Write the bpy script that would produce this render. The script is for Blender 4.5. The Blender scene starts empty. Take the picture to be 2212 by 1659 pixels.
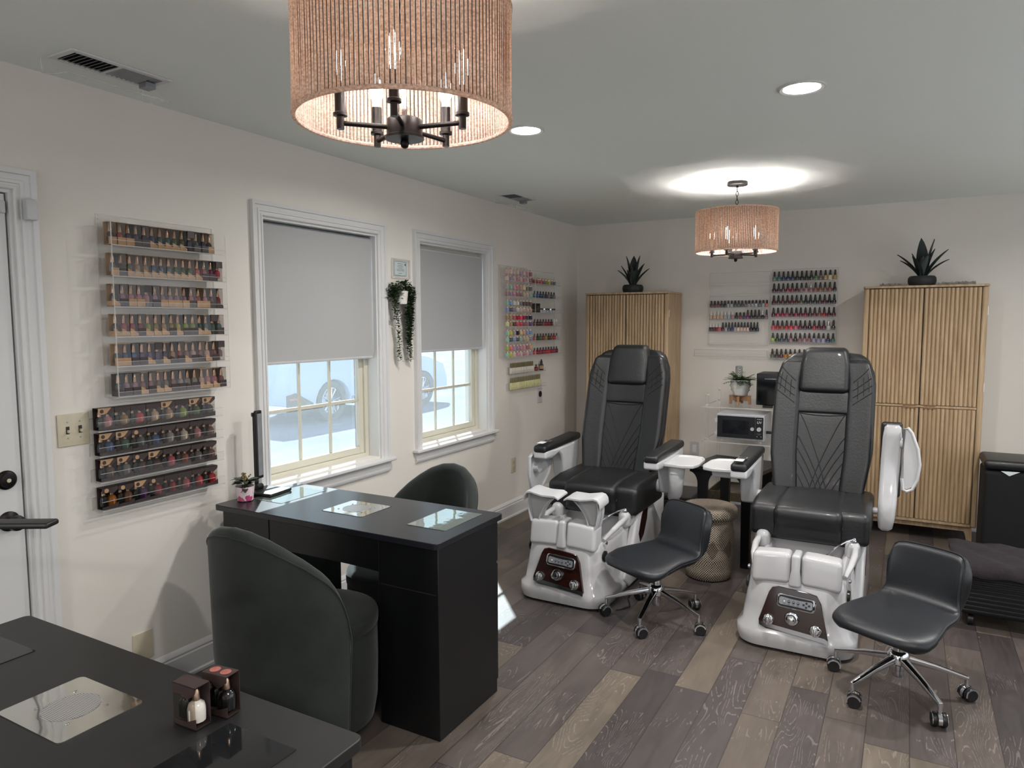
import bpy, bmesh, math, random
from mathutils import Vector, Matrix
random.seed(7)
R = math.radians
col = bpy.context.scene.collection
PI = math.pi

# ------------------------------------------------------------------ helpers
class MB:
    """collects geometry; build() links it as ONE mesh object"""
    def __init__(s):
        s.v = []; s.f = []; s.m = []
    def add(s, vs, fs, mi=0, M=None):
        b = len(s.v)
        s.v += [tuple(M @ Vector(v)) if M else tuple(v) for v in vs]
        for f in fs:
            s.f.append([b + i for i in f]); s.m.append(mi)
        return s
    def box(s, x0, x1, y0, y1, z0, z1, mi=0, M=None):
        vs = [(x0,y0,z0),(x1,y0,z0),(x1,y1,z0),(x0,y1,z0),(x0,y0,z1),(x1,y0,z1),(x1,y1,z1),(x0,y1,z1)]
        return s.add(vs, [(0,3,2,1),(4,5,6,7),(0,1,5,4),(1,2,6,5),(2,3,7,6),(3,0,4,7)], mi, M)
    def rbox(s, c, d, r, n=3, k=3, deform=None, mi=0, M=None):
        h = [x / 2 for x in d]; ax = []
        for a in range(3):
            ra = min(r, h[a] * .999); e = h[a] - ra; p = []
            for i in range(k, 0, -1): p.append(-(e + ra * math.tan(R(45) * i / k)))
            for i in range(n + 1): p.append(-e + 2 * e * i / n)
            for i in range(1, k + 1): p.append(e + ra * math.tan(R(45) * i / k))
            ax.append(p)
        idx = {}; vs = []; fs = []
        def vert(q):
            key = tuple(round(x, 6) for x in q)
            if key in idx: return idx[key]
            inn = []; dd = []
            for a in range(3):
                e = h[a] - min(r, h[a] * .999); w = max(-e, min(e, q[a])); inn.append(w)
                dd.append((q[a] - w) / (h[a] - e) * 1.0)
            L = math.sqrt(sum(x * x for x in dd)) or 1
            p = [inn[a] + dd[a] / L * min(r, h[a] * .999) + c[a] for a in range(3)]
            if deform: p = deform(*p)
            idx[key] = len(vs); vs.append(tuple(p)); return idx[key]
        for a in range(3):
            b, e = (a + 1) % 3, (a + 2) % 3
            for sg in (-1, 1):
                for i in range(len(ax[b]) - 1):
                    for j in range(len(ax[e]) - 1):
                        q4 = []
                        for ii, jj in ((i,j),(i+1,j),(i+1,j+1),(i,j+1)):
                            q = [0,0,0]; q[a] = sg * h[a]; q[b] = ax[b][ii]; q[e] = ax[e][jj]; q4.append(vert(q))
                        if sg < 0: q4.reverse()
                        if len(set(q4)) == 4: fs.append(tuple(q4))
        return s.add(vs, fs, mi, M)
    def loft(s, rings, mi=0, cap=True, closed=True, M=None):
        n = len(rings[0]); vs = [p for r_ in rings for p in r_]; fs = []
        for i in range(len(rings) - 1):
            for j in range(n if closed else n - 1):
                k = (j + 1) % n
                fs.append((i*n+j, i*n+k, (i+1)*n+k, (i+1)*n+j))
        if cap and closed:
            fs.append(tuple(range(n-1, -1, -1))); fs.append(tuple((len(rings)-1)*n + j for j in range(n)))
        return s.add(vs, fs, mi, M)
    def lathe(s, prof, n=24, mi=0, c=(0,0,0), M=None, cap=True):
        rings = [[(c[0]+r_*math.cos(2*PI*j/n), c[1]+r_*math.sin(2*PI*j/n), c[2]+z) for j in range(n)] for r_, z in prof]
        return s.loft(rings, mi, cap, True, M)
    def cyl(s, p0, p1, r0, r1=None, n=14, mi=0, cap=True, M=None):
        return s.tube([p0, p1], [r0, r0 if r1 is None else r1], n, mi, cap=cap, M=M)
    def tube(s, pts, r_, n=8, mi=0, closed=False, cap=True, M=None):
        pts = [Vector(p) for p in pts]; m = len(pts)
        rr = r_ if isinstance(r_, (list, tuple)) else [r_] * m
        up = None; rings = []
        for i in range(m):
            if closed: t = pts[(i+1) % m] - pts[i-1]
            else: t = pts[min(i+1, m-1)] - pts[max(i-1, 0)]
            t.normalize()
            if up is None:
                up = Vector((0,0,1)) if abs(t.z) < .9 else Vector((1,0,0))
            u = (up - t * up.dot(t)).normalized(); w = t.cross(u); up = u
            rings.append([tuple(pts[i] + (u*math.cos(2*PI*j/n) + w*math.sin(2*PI*j/n)) * rr[i]) for j in range(n)])
        if closed: rings.append(rings[0])
        return s.loft(rings, mi, cap and not closed, True, M)
    def prism(s, poly, ax, a, b, mi=0, M=None):
        """poly in the two other axes (cyclic order y,z / x,z / x,y), extruded along ax from a to b"""
        def P(p, t):
            return (t, p[0], p[1]) if ax == 'x' else ((p[0], t, p[1]) if ax == 'y' else (p[0], p[1], t))
        return s.loft([[P(p, a) for p in poly], [P(p, b) for p in poly]], mi, True, True, M)
    def sphere(s, c, r_, n=12, m=8, mi=0, sc=(1,1,1), M=None):
        rings = []
        for i in range(1, m):
            t = PI * i / m
            rings.append([(c[0]+r_*sc[0]*math.sin(t)*math.cos(2*PI*j/n), c[1]+r_*sc[1]*math.sin(t)*math.sin(2*PI*j/n), c[2]-r_*sc[2]*math.cos(t)) for j in range(n)])
        return s.loft(rings, mi, True, True, M)
    def mesh(s, name, mats, smooth=40):
        me = bpy.data.meshes.new(name); me.from_pydata(s.v, [], s.f)
        for m_ in mats: me.materials.append(m_)
        me.polygons.foreach_set('material_index', s.m)
        bm = bmesh.new(); bm.from_mesh(me)
        bmesh.ops.recalc_face_normals(bm, faces=bm.faces); bm.to_mesh(me); bm.free()
        if smooth:
            me.polygons.foreach_set('use_smooth', [True] * len(me.polygons))
            me.set_sharp_from_angle(angle=R(smooth))
        me.update(); return me
    def build(s, name, mats, parent=None, loc=None, rot=None, smooth=40, bevel=0, sub=0, solid=0):
        if not isinstance(mats, (list, tuple)): mats = [mats]
        o = bpy.data.objects.new(name, s.mesh(name, mats, smooth)); col.objects.link(o)
        if parent: o.parent = parent
        if loc: o.location = loc
        if rot: o.rotation_euler = rot
        if solid:
            m = o.modifiers.new('solid', 'SOLIDIFY'); m.thickness = solid; m.offset = 0
        if bevel:
            m = o.modifiers.new('bevel', 'BEVEL'); m.width = bevel; m.segments = 2; m.limit_method = 'ANGLE'; m.angle_limit = R(35)
        if sub:
            m = o.modifiers.new('sub', 'SUBSURF'); m.levels = sub; m.render_levels = sub
        return o

def tag(o, label=None, cat=None, group=None, kind=None):
    if label: o['label'] = label
    if cat: o['category'] = cat
    if group: o['group'] = group
    if kind: o['kind'] = kind
    return o
def thing(name, label, cat, loc=(0,0,0), rz=0, group=None, kind=None):
    o = bpy.data.objects.new(name, None); col.objects.link(o)
    o.location = loc; o.rotation_euler = (0,0,rz); o.empty_display_size = .05
    return tag(o, label, cat, group, kind)
def dup(root, loc, rz=0, label=None, color=None):
    r = root.copy(); col.objects.link(r); r.location = loc; r.rotation_euler = (0,0,rz)
    if label: r['label'] = label
    if color: r.color = color
    for ch in list(root.children):
        c = ch.copy(); col.objects.link(c); c.parent = r
        if color and ch.get('tint'): c.color = color
        for g in ch.children:
            d = g.copy(); col.objects.link(d); d.parent = c
    return r
def circ(r_, n, c=(0,0), a0=0):
    return [(c[0]+r_*math.cos(a0+2*PI*i/n), c[1]+r_*math.sin(a0+2*PI*i/n)) for i in range(n)]
def rrect(hx, hy, r_, n=5, c=(0,0)):
    out = []
    for sx, sy, a in ((1,1,0),(-1,1,90),(-1,-1,180),(1,-1,270)):
        for i in range(n+1):
            t = R(a + 90*i/n); out.append((c[0]+sx*(hx-r_)+r_*math.cos(t), c[1]+sy*(hy-r_)+r_*math.sin(t)))
    return out

# ------------------------------------------------------------------ materials
def lin(c):
    return tuple((x/12.92 if x <= .04045 else ((x+.055)/1.055)**2.4) for x in [v/255 for v in c]) + (1,)
class NT:
    def __init__(s, name):
        s.m = bpy.data.materials.new(name); s.m.use_nodes = True; s.t = s.m.node_tree; s.t.nodes.clear()
        s.out = s.t.nodes.new('ShaderNodeOutputMaterial')
    def n(s, typ, ins={}, **kw):
        nd = s.t.nodes.new('ShaderNode' + typ)
        for k, v in kw.items(): setattr(nd, k, v)
        for k, v in ins.items():
            sock = nd.inputs[k]
            if hasattr(v, 'is_output') or isinstance(v, bpy.types.NodeSocket): s.t.links.new(v, sock)
            else: sock.default_value = v
        return nd
    def surf(s, sock): s.t.links.new(sock, s.out.inputs['Surface']); return s.m
def bs(t, ins): return t.n('BsdfPrincipled', ins)
def mat(name, c, rough=.5, metal=0, coat=0, var=None, vscale=8, vstretch=(1,1,1), bump=0, bscale=60, bstretch=(1,1,1), spec=.5, sheen=0, obj=False, trans=0):
    t = NT(name); base = lin(c)
    ins = {'Base Color': base, 'Roughness': rough, 'Metallic': metal, 'Specular IOR Level': spec}
    if coat: ins['Coat Weight'] = coat; ins['Coat Roughness'] = .06
    if sheen: ins['Sheen Weight'] = sheen; ins['Sheen Roughness'] = .4
    tc = None
    if var or bump: tc = t.n('TexCoord').outputs['Object']
    if var:
        mp = t.n('Mapping', {'Vector': tc, 'Scale': vstretch}).outputs[0]
        no = t.n('TexNoise', {'Vector': mp, 'Scale': vscale, 'Detail': 4.0}).outputs[0]
        rp = t.n('ValToRGB', {'Fac': no}); rp.color_ramp.elements[0].position = .35; rp.color_ramp.elements[1].position = .65
        rp.color_ramp.elements[0].color = lin(var); rp.color_ramp.elements[1].color = base
        ins['Base Color'] = rp.outputs[0]
    if obj: ins['Base Color'] = t.n('ObjectInfo').outputs['Color']
    if bump:
        mp = t.n('Mapping', {'Vector': tc, 'Scale': bstretch}).outputs[0]
        no = t.n('TexNoise', {'Vector': mp, 'Scale': bscale, 'Detail': 3.0}).outputs[0]
        ins['Normal'] = t.n('Bump', {'Height': no, 'Strength': bump, 'Distance': .01}).outputs[0]
    return t.surf(bs(t, ins).outputs[0])
def clear_mat(name, tint=(245,250,250), base=.05, edge=.35, rough=.04, haze=0, hc=(.8,.88,.92,1)):
    t = NT(name)
    tr = t.n('BsdfTransparent', {'Color': lin(tint)}).outputs[0]
    gl = t.n('BsdfGlossy', {'Color': (1,1,1,1), 'Roughness': rough}).outputs[0]
    lw = t.n('LayerWeight', {'Blend': .25}).outputs['Facing']
    f = t.n('Math', {0: lw, 1: edge, 2: base}, operation='MULTIPLY_ADD').outputs[0]
    mx = t.n('MixShader', {'Fac': f, 1: tr, 2: gl}).outputs[0]
    if haze:
        df = t.n('BsdfDiffuse', {'Color': hc}).outputs[0]
        tl = t.n('BsdfTranslucent', {'Color': hc}).outputs[0]
        hz = t.n('MixShader', {'Fac': .6, 1: df, 2: tl}).outputs[0]
        mx = t.n('MixShader', {'Fac': haze, 1: mx, 2: hz}).outputs[0]
    return t.surf(mx)
def emis(name, c, s):
    t = NT(name); return t.surf(t.n('Emission', {'Color': lin(c), 'Strength': s}).outputs[0])

WALL = mat('wall_paint', (222,217,209), .75, var=(218,213,204), vscale=1.2, bump=.04, bscale=180)
CEIL = mat('ceiling_paint', (236,241,236), .85, bump=.08, bscale=120)
TRIM = mat('trim_paint', (214,213,212), .35, var=(210,209,208), vscale=3)
DOORW = mat('door_paint', (208,207,206), .4, var=(204,203,202), vscale=2)
VINYL = mat('window_vinyl', (208,204,188), .4, var=(202,197,180), vscale=4)
BLACKM = mat('oiled_bronze', (34,30,29), .38, .7, var=(24,21,20), vscale=30)
DESK = mat('desk_laminate', (8,9,12), .36, var=(6,7,9), vscale=5, bump=.03, bscale=300)
DESKTOP = mat('desk_top_laminate', (24,25,31), .30, var=(20,21,26), vscale=5, bump=.02, bscale=300)
DESK2 = mat('near_desk_laminate', (27,26,26), .42, var=(23,22,22), vscale=5, bump=.02, bscale=300)
VELVET = mat('green_velvet', (32,38,35), .9, sheen=.2, var=(22,27,24), vscale=7, bump=.12, bscale=400)
VELVET2 = mat('deep_green_velvet', (30,60,52), .9, sheen=.4, var=(24,50,44), vscale=7)
LEATHER = mat('black_leather', (20,21,23), .44, var=(15,16,18), vscale=6, bump=.10, bscale=90, coat=.08)
LEATHERB = mat('stool_leather', (23,26,31), .42, var=(19,21,26), vscale=6, bump=.06, bscale=160)
STITCH = mat('black_stitching', (10,10,11), .7, var=(14,14,15), vscale=50)
GLOSS = mat('white_acrylic_tub', (186,185,186), .16, coat=.5, var=(182,181,182), vscale=2)
GLOSSP = mat('white_plastic', (192,192,193), .30, var=(187,187,188), vscale=3)
GASKET = mat('black_gasket', (14,14,14), .6, var=(20,20,20), vscale=30)
CHROME = mat('chrome', (215,215,218), .08, 1, var=(205,205,208), vscale=5)
STEEL = mat('polished_steel', (215,212,206), .05, 1, bump=.25, bscale=5, bstretch=(1,1,1))
BURL = mat('mahogany_panel', (48,19,14), .15, coat=.8, var=(30,11,9), vscale=14, vstretch=(1,1,6))
PANELGRAY = mat('control_panel_gray', (150,152,156), .35, .3, var=(140,142,146), vscale=20)
DARKPL = mat('black_plastic', (17,17,18), .4, var=(23,23,24), vscale=20)
CLEAR = clear_mat('clear_acrylic', tint=(255,255,255), base=.012, edge=.10)
EDGE = clear_mat('acrylic_edge', tint=(255,255,255), base=.05, edge=.2, rough=.25, haze=.42, hc=(.93,.92,.90,1))  # white edge highlights put into the colour as diffuse haze
GLASS = clear_mat('smoked_desk_glass', tint=(150,160,160), base=.25, edge=.6, rough=.02)
PANE = clear_mat('dusty_window_glass', tint=(235,245,250), base=.03, edge=.15, haze=.11)  # haze for dirty glass also paints in the daylight glow
SLEEVE = clear_mat('clear_box_sleeve', tint=(228,224,220), base=.02, edge=.12, rough=.12)
WRAP = clear_mat('plastic_wrap', tint=(240,240,240), base=.12, edge=.7, rough=.12)
KRAFT = mat('kraft_card', (172,139,105), .8, var=(160,127,95), vscale=40)
DARKCARD = mat('dark_brown_card', (52,38,36), .5, var=(42,30,28), vscale=40)
POLISH = mat('nail_polish', (255,255,255), .18, coat=.4, obj=True)
CAPB = mat('black_cap', (20,20,21), .3, var=(28,28,28), vscale=60)
CAPW = mat('white_cap', (225,222,215), .35, var=(215,212,205), vscale=60)
CAPR = mat('rose_gold_cap', (214,184,162), .2, .85, var=(200,170,148), vscale=60)
CAPS = mat('silver_cap', (210,210,212), .2, .9, var=(195,195,198), vscale=60)
CAPG = mat('olive_gold_cap', (120,110,75), .4, .3, var=(105,96,62), vscale=60)
PAPER = mat('white_paper', (205,215,215), .8, var=(198,208,208), vscale=30)
INK = mat('dark_ink', (55,62,68), .8, var=(45,52,58), vscale=30)
WPRINT = mat('white_print', (225,225,225), .6, var=(215,215,215), vscale=30)
IVORY = mat('ivory_plate', (196,187,163), .4, var=(190,181,157), vscale=20)
LEAF = mat('dark_green_leaf', (24,40,34), .45, var=(14,26,22), vscale=25)
LEAF2 = mat('mid_green_leaf', (72,108,50), .45, var=(40,68,30), vscale=30)
LEAF3 = mat('trailing_green_leaf', (58,82,44), .6, var=(34,52,28), vscale=60)
SOIL = mat('potting_soil', (40,30,24), .95, var=(28,20,16), vscale=80, bump=.4, bscale=200)
WHITECER = mat('white_ceramic', (226,223,216), .4, var=(220,216,208), vscale=8)
DARKPOT = mat('charcoal_pot', (28,28,30), .6, var=(22,22,24), vscale=20)
BLIND = None
def blind_mat():
    t = NT('blind_fabric'); tc = t.n('TexCoord').outputs['Object']
    mp = t.n('Mapping', {'Vector': tc, 'Scale': (1, 3, 160)}).outputs[0]
    no = t.n('TexNoise', {'Vector': mp, 'Scale': 4.0, 'Detail': 3.0}).outputs[0]
    bp = t.n('Bump', {'Height': no, 'Strength': .15, 'Distance': .003}).outputs[0]
    df = t.n('BsdfDiffuse', {'Color': lin((172,171,170)), 'Normal': bp}).outputs[0]
    tl = t.n('BsdfTranslucent', {'Color': lin((220,224,226))}).outputs[0]
    return t.surf(t.n('MixShader', {'Fac': .010, 1: df, 2: tl}).outputs[0])
BLIND = blind_mat()
def wood_mat(name, a, b, c, rough=.55):
    t = NT(name); tc = t.n('TexCoord').outputs['Object']
    mp = t.n('Mapping', {'Vector': tc, 'Scale': (14, 14, .9)}).outputs[0]
    no = t.n('TexNoise', {'Vector': mp, 'Scale': 3.0, 'Detail': 6.0, 'Distortion': .6}).outputs[0]
    rp = t.n('ValToRGB', {'Fac': no}); e = rp.color_ramp.elements
    e[0].position = .3; e[0].color = lin(a); e[1].position = .7; e[1].color = lin(c)
    k = e.new(.5); k.color = lin(b)
    mp2 = t.n('Mapping', {'Vector': tc, 'Scale': (90, 90, 2.5)}).outputs[0]
    n2 = t.n('TexNoise', {'Vector': mp2, 'Scale': 3.0, 'Detail': 3.0}).outputs[0]
    mx = t.n('MixRGB', {'Fac': .30, 'Color1': rp.outputs[0], 'Color2': n2}, blend_type='OVERLAY')
    bp = t.n('Bump', {'Height': n2, 'Strength': .1, 'Distance': .004}).outputs[0]
    return t.surf(bs(t, {'Base Color': mx.outputs[0], 'Roughness': rough, 'Normal': bp}).outputs[0])
OAK = wood_mat('light_oak', (158,132,100), (176,150,117), (190,165,133))
WALNUT = wood_mat('tan_wood', (120,85,56), (143,104,70), (160,120,84))
def floor_mat():
    t = NT('vinyl_plank_floor'); tc = t.n('TexCoord').outputs['Object']
    sp = t.n('SeparateXYZ', {'Vector': tc})
    W, L = .1465, 1.22
    m = lambda op, a, b=0.0, c=0.0: t.n('Math', {0: a, 1: b, 2: c}, operation=op).outputs[0]
    xs = m('DIVIDE', m('SUBTRACT', sp.outputs[0], 2.354 - .1465 * 40), W)
    row = m('FLOOR', xs); fx = m('FRACT', xs)
    rr = t.n('TexWhiteNoise', {'W': row}, noise_dimensions='1D').outputs['Value']
    ys = m('DIVIDE', m('ADD', sp.outputs[1], m('MULTIPLY', rr, L * 3)), L)
    brd = m('FLOOR', ys); fy = m('FRACT', ys)
    cv = t.n('CombineXYZ', {0: row, 1: brd, 2: 0.0}).outputs[0]
    wn = t.n('TexWhiteNoise', {'Vector': cv}, noise_dimensions='3D'); rv = wn.outputs['Value']; rc = wn.outputs['Color']
    tone = t.n('ValToRGB', {'Fac': rv}); e = tone.color_ramp.elements
    e[0].color = lin((58,52,52)); e[1].color = lin((105,95,84)); 
    for p, c in ((.25,(68,61,60)),(.5,(76,68,65)),(.72,(84,75,69)),(.86,(93,83,73))): k = e.new(p); k.color = lin(c)
    off = t.n('VectorMath', {0: rc, 1: (37.0, 53.0, 11.0)}, operation='MULTIPLY').outputs[0]
    pos = t.n('VectorMath', {0: tc, 1: off}, operation='ADD').outputs[0]
    mp = t.n('Mapping', {'Vector': pos, 'Scale': (16, 2.2, 1)}).outputs[0]
    g = t.n('TexNoise', {'Vector': mp, 'Scale': 2.2, 'Detail': 6.0, 'Distortion': 1.2}).outputs[0]
    mpb = t.n('Mapping', {'Vector': pos, 'Scale': (3.2, 1.3, 1)}).outputs[0]
    g2 = t.n('TexNoise', {'Vector': mpb, 'Scale': 2.0, 'Detail': 2.0}).outputs[0]
    sc = m('MULTIPLY_ADD', g, .75, .62); sc2 = m('MULTIPLY_ADD', g2, .7, .65)
    c1 = t.n('MixRGB', {'Fac': 1.0, 'Color1': tone.outputs[0], 'Color2': sc}, blend_type='MULTIPLY').outputs[0]
    c1 = t.n('MixRGB', {'Fac': 1.0, 'Color1': c1, 'Color2': sc2}, blend_type='MULTIPLY').outputs[0]
    # cathedral cerused grain: thin light contour lines of a warped field
    mp3 = t.n('Mapping', {'Vector': pos, 'Scale': (9, 1.5, 1)}).outputs[0]
    g3 = t.n('TexNoise', {'Vector': mp3, 'Scale': 1.0, 'Detail': 1.2, 'Distortion': .3}).outputs[0]
    fr = m('FRACT', m('MULTIPLY', g3, 26.0)); ln = m('LESS_THAN', m('ABSOLUTE', m('SUBTRACT', fr, .5)), .085)
    mk = t.n('TexNoise', {'Vector': pos, 'Scale': 3.5, 'Detail': 2.0}).outputs[0]
    mk2 = t.n('TexNoise', {'Vector': mp, 'Scale': 9.0, 'Detail': 2.0}).outputs[0]
    msk = m('MULTIPLY', m('GREATER_THAN', mk, .53), m('GREATER_THAN', mk2, .46))
    lf = m('MULTIPLY', m('MULTIPLY', ln, msk), .13)
    c2 = t.n('MixRGB', {'Fac': lf, 'Color1': c1, 'Color2': lin((205,196,188))}).outputs[0]
    gx = m('GREATER_THAN', m('ABSOLUTE', m('SUBTRACT', fx, .5)), .487)
    gy = m('GREATER_THAN', m('ABSOLUTE', m('SUBTRACT', fy, .5)), .4984)
    gap = m('MULTIPLY', m('MAXIMUM', gx, gy), .72)
    c3 = t.n('MixRGB', {'Fac': gap, 'Color1': c2, 'Color2': lin((38,32,30))}).outputs[0]
    h = m('SUBTRACT', m('MULTIPLY', g, .25), gap)
    bp = t.n('Bump', {'Height': h, 'Strength': .25, 'Distance': .002}).outputs[0]
    return t.surf(bs(t, {'Base Color': c3, 'Roughness': m('MULTIPLY_ADD', g, .2, .33), 'Normal': bp}).outputs[0])
FLOOR = floor_mat()
def rope_mat():
    t = NT('jute_rope'); tc = t.n('TexCoord').outputs['Object']
    mp = t.n('Mapping', {'Vector': tc, 'Scale': (1, 1, 1.6)}).outputs[0]
    no = t.n('TexNoise', {'Vector': mp, 'Scale': 130.0, 'Detail': 2.0}).outputs[0]
    n2 = t.n('TexNoise', {'Vector': tc, 'Scale': 14.0, 'Detail': 2.0}).outputs[0]
    rp = t.n('ValToRGB', {'Fac': no}); rp.color_ramp.elements[0].position = .3; rp.color_ramp.elements[1].position = .7
    rp.color_ramp.elements[0].color = lin((196,170,150)); rp.color_ramp.elements[1].color = lin((248,234,222))
    mx = t.n('MixRGB', {'Fac': .3, 'Color1': rp.outputs[0], 'Color2': n2}, blend_type='SOFT_LIGHT').outputs[0]
    bp = t.n('Bump', {'Height': no, 'Strength': .5, 'Distance': .003}).outputs[0]
    df = t.n('BsdfDiffuse', {'Color': mx, 'Normal': bp}).outputs[0]
    tl = t.n('BsdfTranslucent', {'Color': mx}).outputs[0]
    return t.surf(t.n('MixShader', {'Fac': .68, 1: df, 2: tl}).outputs[0])
ROPE = rope_mat()
GAPSHADE = mat('dark_twine', (70,52,44), .9, var=(52,38,32), vscale=60)  # dark threads standing in for shaded gaps between the cords
def basket_mat():
    t = NT('woven_seagrass'); tc = t.n('TexCoord').outputs['Object']
    sp = t.n('SeparateXYZ', {'Vector': tc})
    m = lambda op, a, b=0.0, c=0.0: t.n('Math', {0: a, 1: b, 2: c}, operation=op).outputs[0]
    ang = m('ARCTAN2', sp.outputs[1], sp.outputs[0])
    rad = m('POWER', m('ADD', m('MULTIPLY', sp.outputs[0], sp.outputs[0]), m('MULTIPLY', sp.outputs[1], sp.outputs[1])), .5)
    coil = m('MULTIPLY', m('SUBTRACT', sp.outputs[2], rad), 420.0)
    a = m('SINE', m('MULTIPLY', ang, 62.0)); b = m('SINE', coil)
    w = m('MULTIPLY', a, b)
    f = m('GREATER_THAN', w, -.12)
    no = t.n('TexNoise', {'Vector': tc, 'Scale': 45.0, 'Detail': 2.0}).outputs[0]
    # darker diamonds round the middle of the body
    zz = m('SUBTRACT', sp.outputs[2], .2); sa = m('ABSOLUTE', m('SUBTRACT', m('FRACT', m('MULTIPLY', ang, 1.27)), .5))
    dia = m('LESS_THAN', m('ADD', m('MULTIPLY', m('ABSOLUTE', zz), 6.0), sa), .36)
    lt = t.n('MixRGB', {'Fac': no, 'Color1': lin((150,138,122)), 'Color2': lin((186,172,154))}).outputs[0]
    c1 = t.n('MixRGB', {'Fac': f, 'Color1': lin((62,50,42)), 'Color2': lt}).outputs[0]
    c2 = t.n('MixRGB', {'Fac': m('MULTIPLY', dia, .6), 'Color1': c1, 'Color2': lin((70,54,42))}).outputs[0]
    bp = t.n('Bump', {'Height': w, 'Strength': .5, 'Distance': .004}).outputs[0]
    return t.surf(bs(t, {'Base Color': c2, 'Roughness': .85, 'Normal': bp}).outputs[0])
BASKET = basket_mat()

# ------------------------------------------------------------------ the room
RX, RY0, RY1, H = 4.7, -2.4, 6.17, 2.44
WIN = ((2.443, 3.290), (3.700, 4.532))     # the two window openings in the left wall
WZ0, WZ1 = .755, 2.062
DY0, DY1, DZ1 = .44, 1.352, 2.012          # door opening
def struct(name, mb, m, **k): return tag(mb.build(name, m, **k), kind='structure')
b = MB(); b.box(-.3, RX+.1, RY0-.1, RY1+.1, -.08, 0); struct('floor', b, FLOOR, smooth=0)
b = MB(); b.box(-.3, RX+.1, RY0-.1, RY1+.1, H, H+.1); struct('ceiling', b, CEIL, smooth=0)
b = MB()
ys = [RY0-.1, DY0, DY1, WIN[0][0], WIN[0][1], WIN[1][0], WIN[1][1], RY1+.1]
T = -.13
b.box(T, 0, ys[0], ys[1], 0, H); b.box(T, 0, ys[1], ys[2], DZ1, H); b.box(T, 0, ys[2], ys[3], 0, H)
for i in (0, 1):
    b.box(T, 0, WIN[i][0], WIN[i][1], 0, WZ0); b.box(T, 0, WIN[i][0], WIN[i][1], WZ1, H)
b.box(T, 0, ys[4], ys[5], 0, H); b.box(T, 0, ys[6], ys[7], 0, H)
struct('wall_left', b, WALL, smooth=0)
b = MB(); b.box(0, RX, RY1, RY1+.1, 0, H); struct('wall_back', b, WALL, smooth=0)
# right wall with an unseen opening, added to light the room
b = MB(); b.box(RX, RX+.1, RY0, RY1, 0, .5); b.box(RX, RX+.1, RY0, RY1, 2.25, H)
b.box(RX, RX+.1, RY0, 1.2, .5, 2.25); b.box(RX, RX+.1, 5.6, RY1, .5, 2.25); struct('wall_right', b, WALL, smooth=0)
b = MB(); b.box(-.1, RX, RY0-.1, RY0, 0, .3); b.box(-.1, RX, RY0-.1, RY0, 2.3, H); b.box(-.1, .4, RY0-.1, RY0, .3, 2.3); b.box(4.3, RX, RY0-.1, RY0, .3, 2.3)  # unseen opening in the rear wall, added to let in fill light
struct('wall_rear', b, WALL, smooth=0)
# brick outer leaf
def brick_mat():
    t = NT('outer_brick'); tc = t.n('TexCoord').outputs['Object']
    mp = t.n('Mapping', {'Vector': tc, 'Rotation': (0, R(90), 0)}).outputs[0]
    br = t.n('TexBrick', {'Vector': mp, 'Color1': lin((150,96,80)), 'Color2': lin((128,78,66)), 'Mortar': lin((190,180,170)), 'Scale': 4.5})
    return t.surf(bs(t, {'Base Color': br.outputs[0], 'Roughness': .9}).outputs[0])
BRICK = brick_mat()
b = MB(); X0, X1 = -.21, -.135
b.box(X0, X1, ys[0], DY0, -.15, H); b.box(X0, X1, DY0, DY1, DZ1, H); b.box(X0, X1, DY1, WIN[0][0]-.02, -.15, H)
for i in (0, 1):
    b.box(X0, X1, WIN[i][0]-.02, WIN[i][1]+.02, -.15, WZ0-.02); b.box(X0, X1, WIN[i][0]-.02, WIN[i][1]+.02, WZ1+.02, H)
b.box(X0, X1, WIN[0][1]+.02, WIN[1][0]-.02, -.15, H); b.box(X0, X1, WIN[1][1]+.02, ys[7], -.15, H)
struct('trim_4', b, BRICK, smooth=0)

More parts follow.
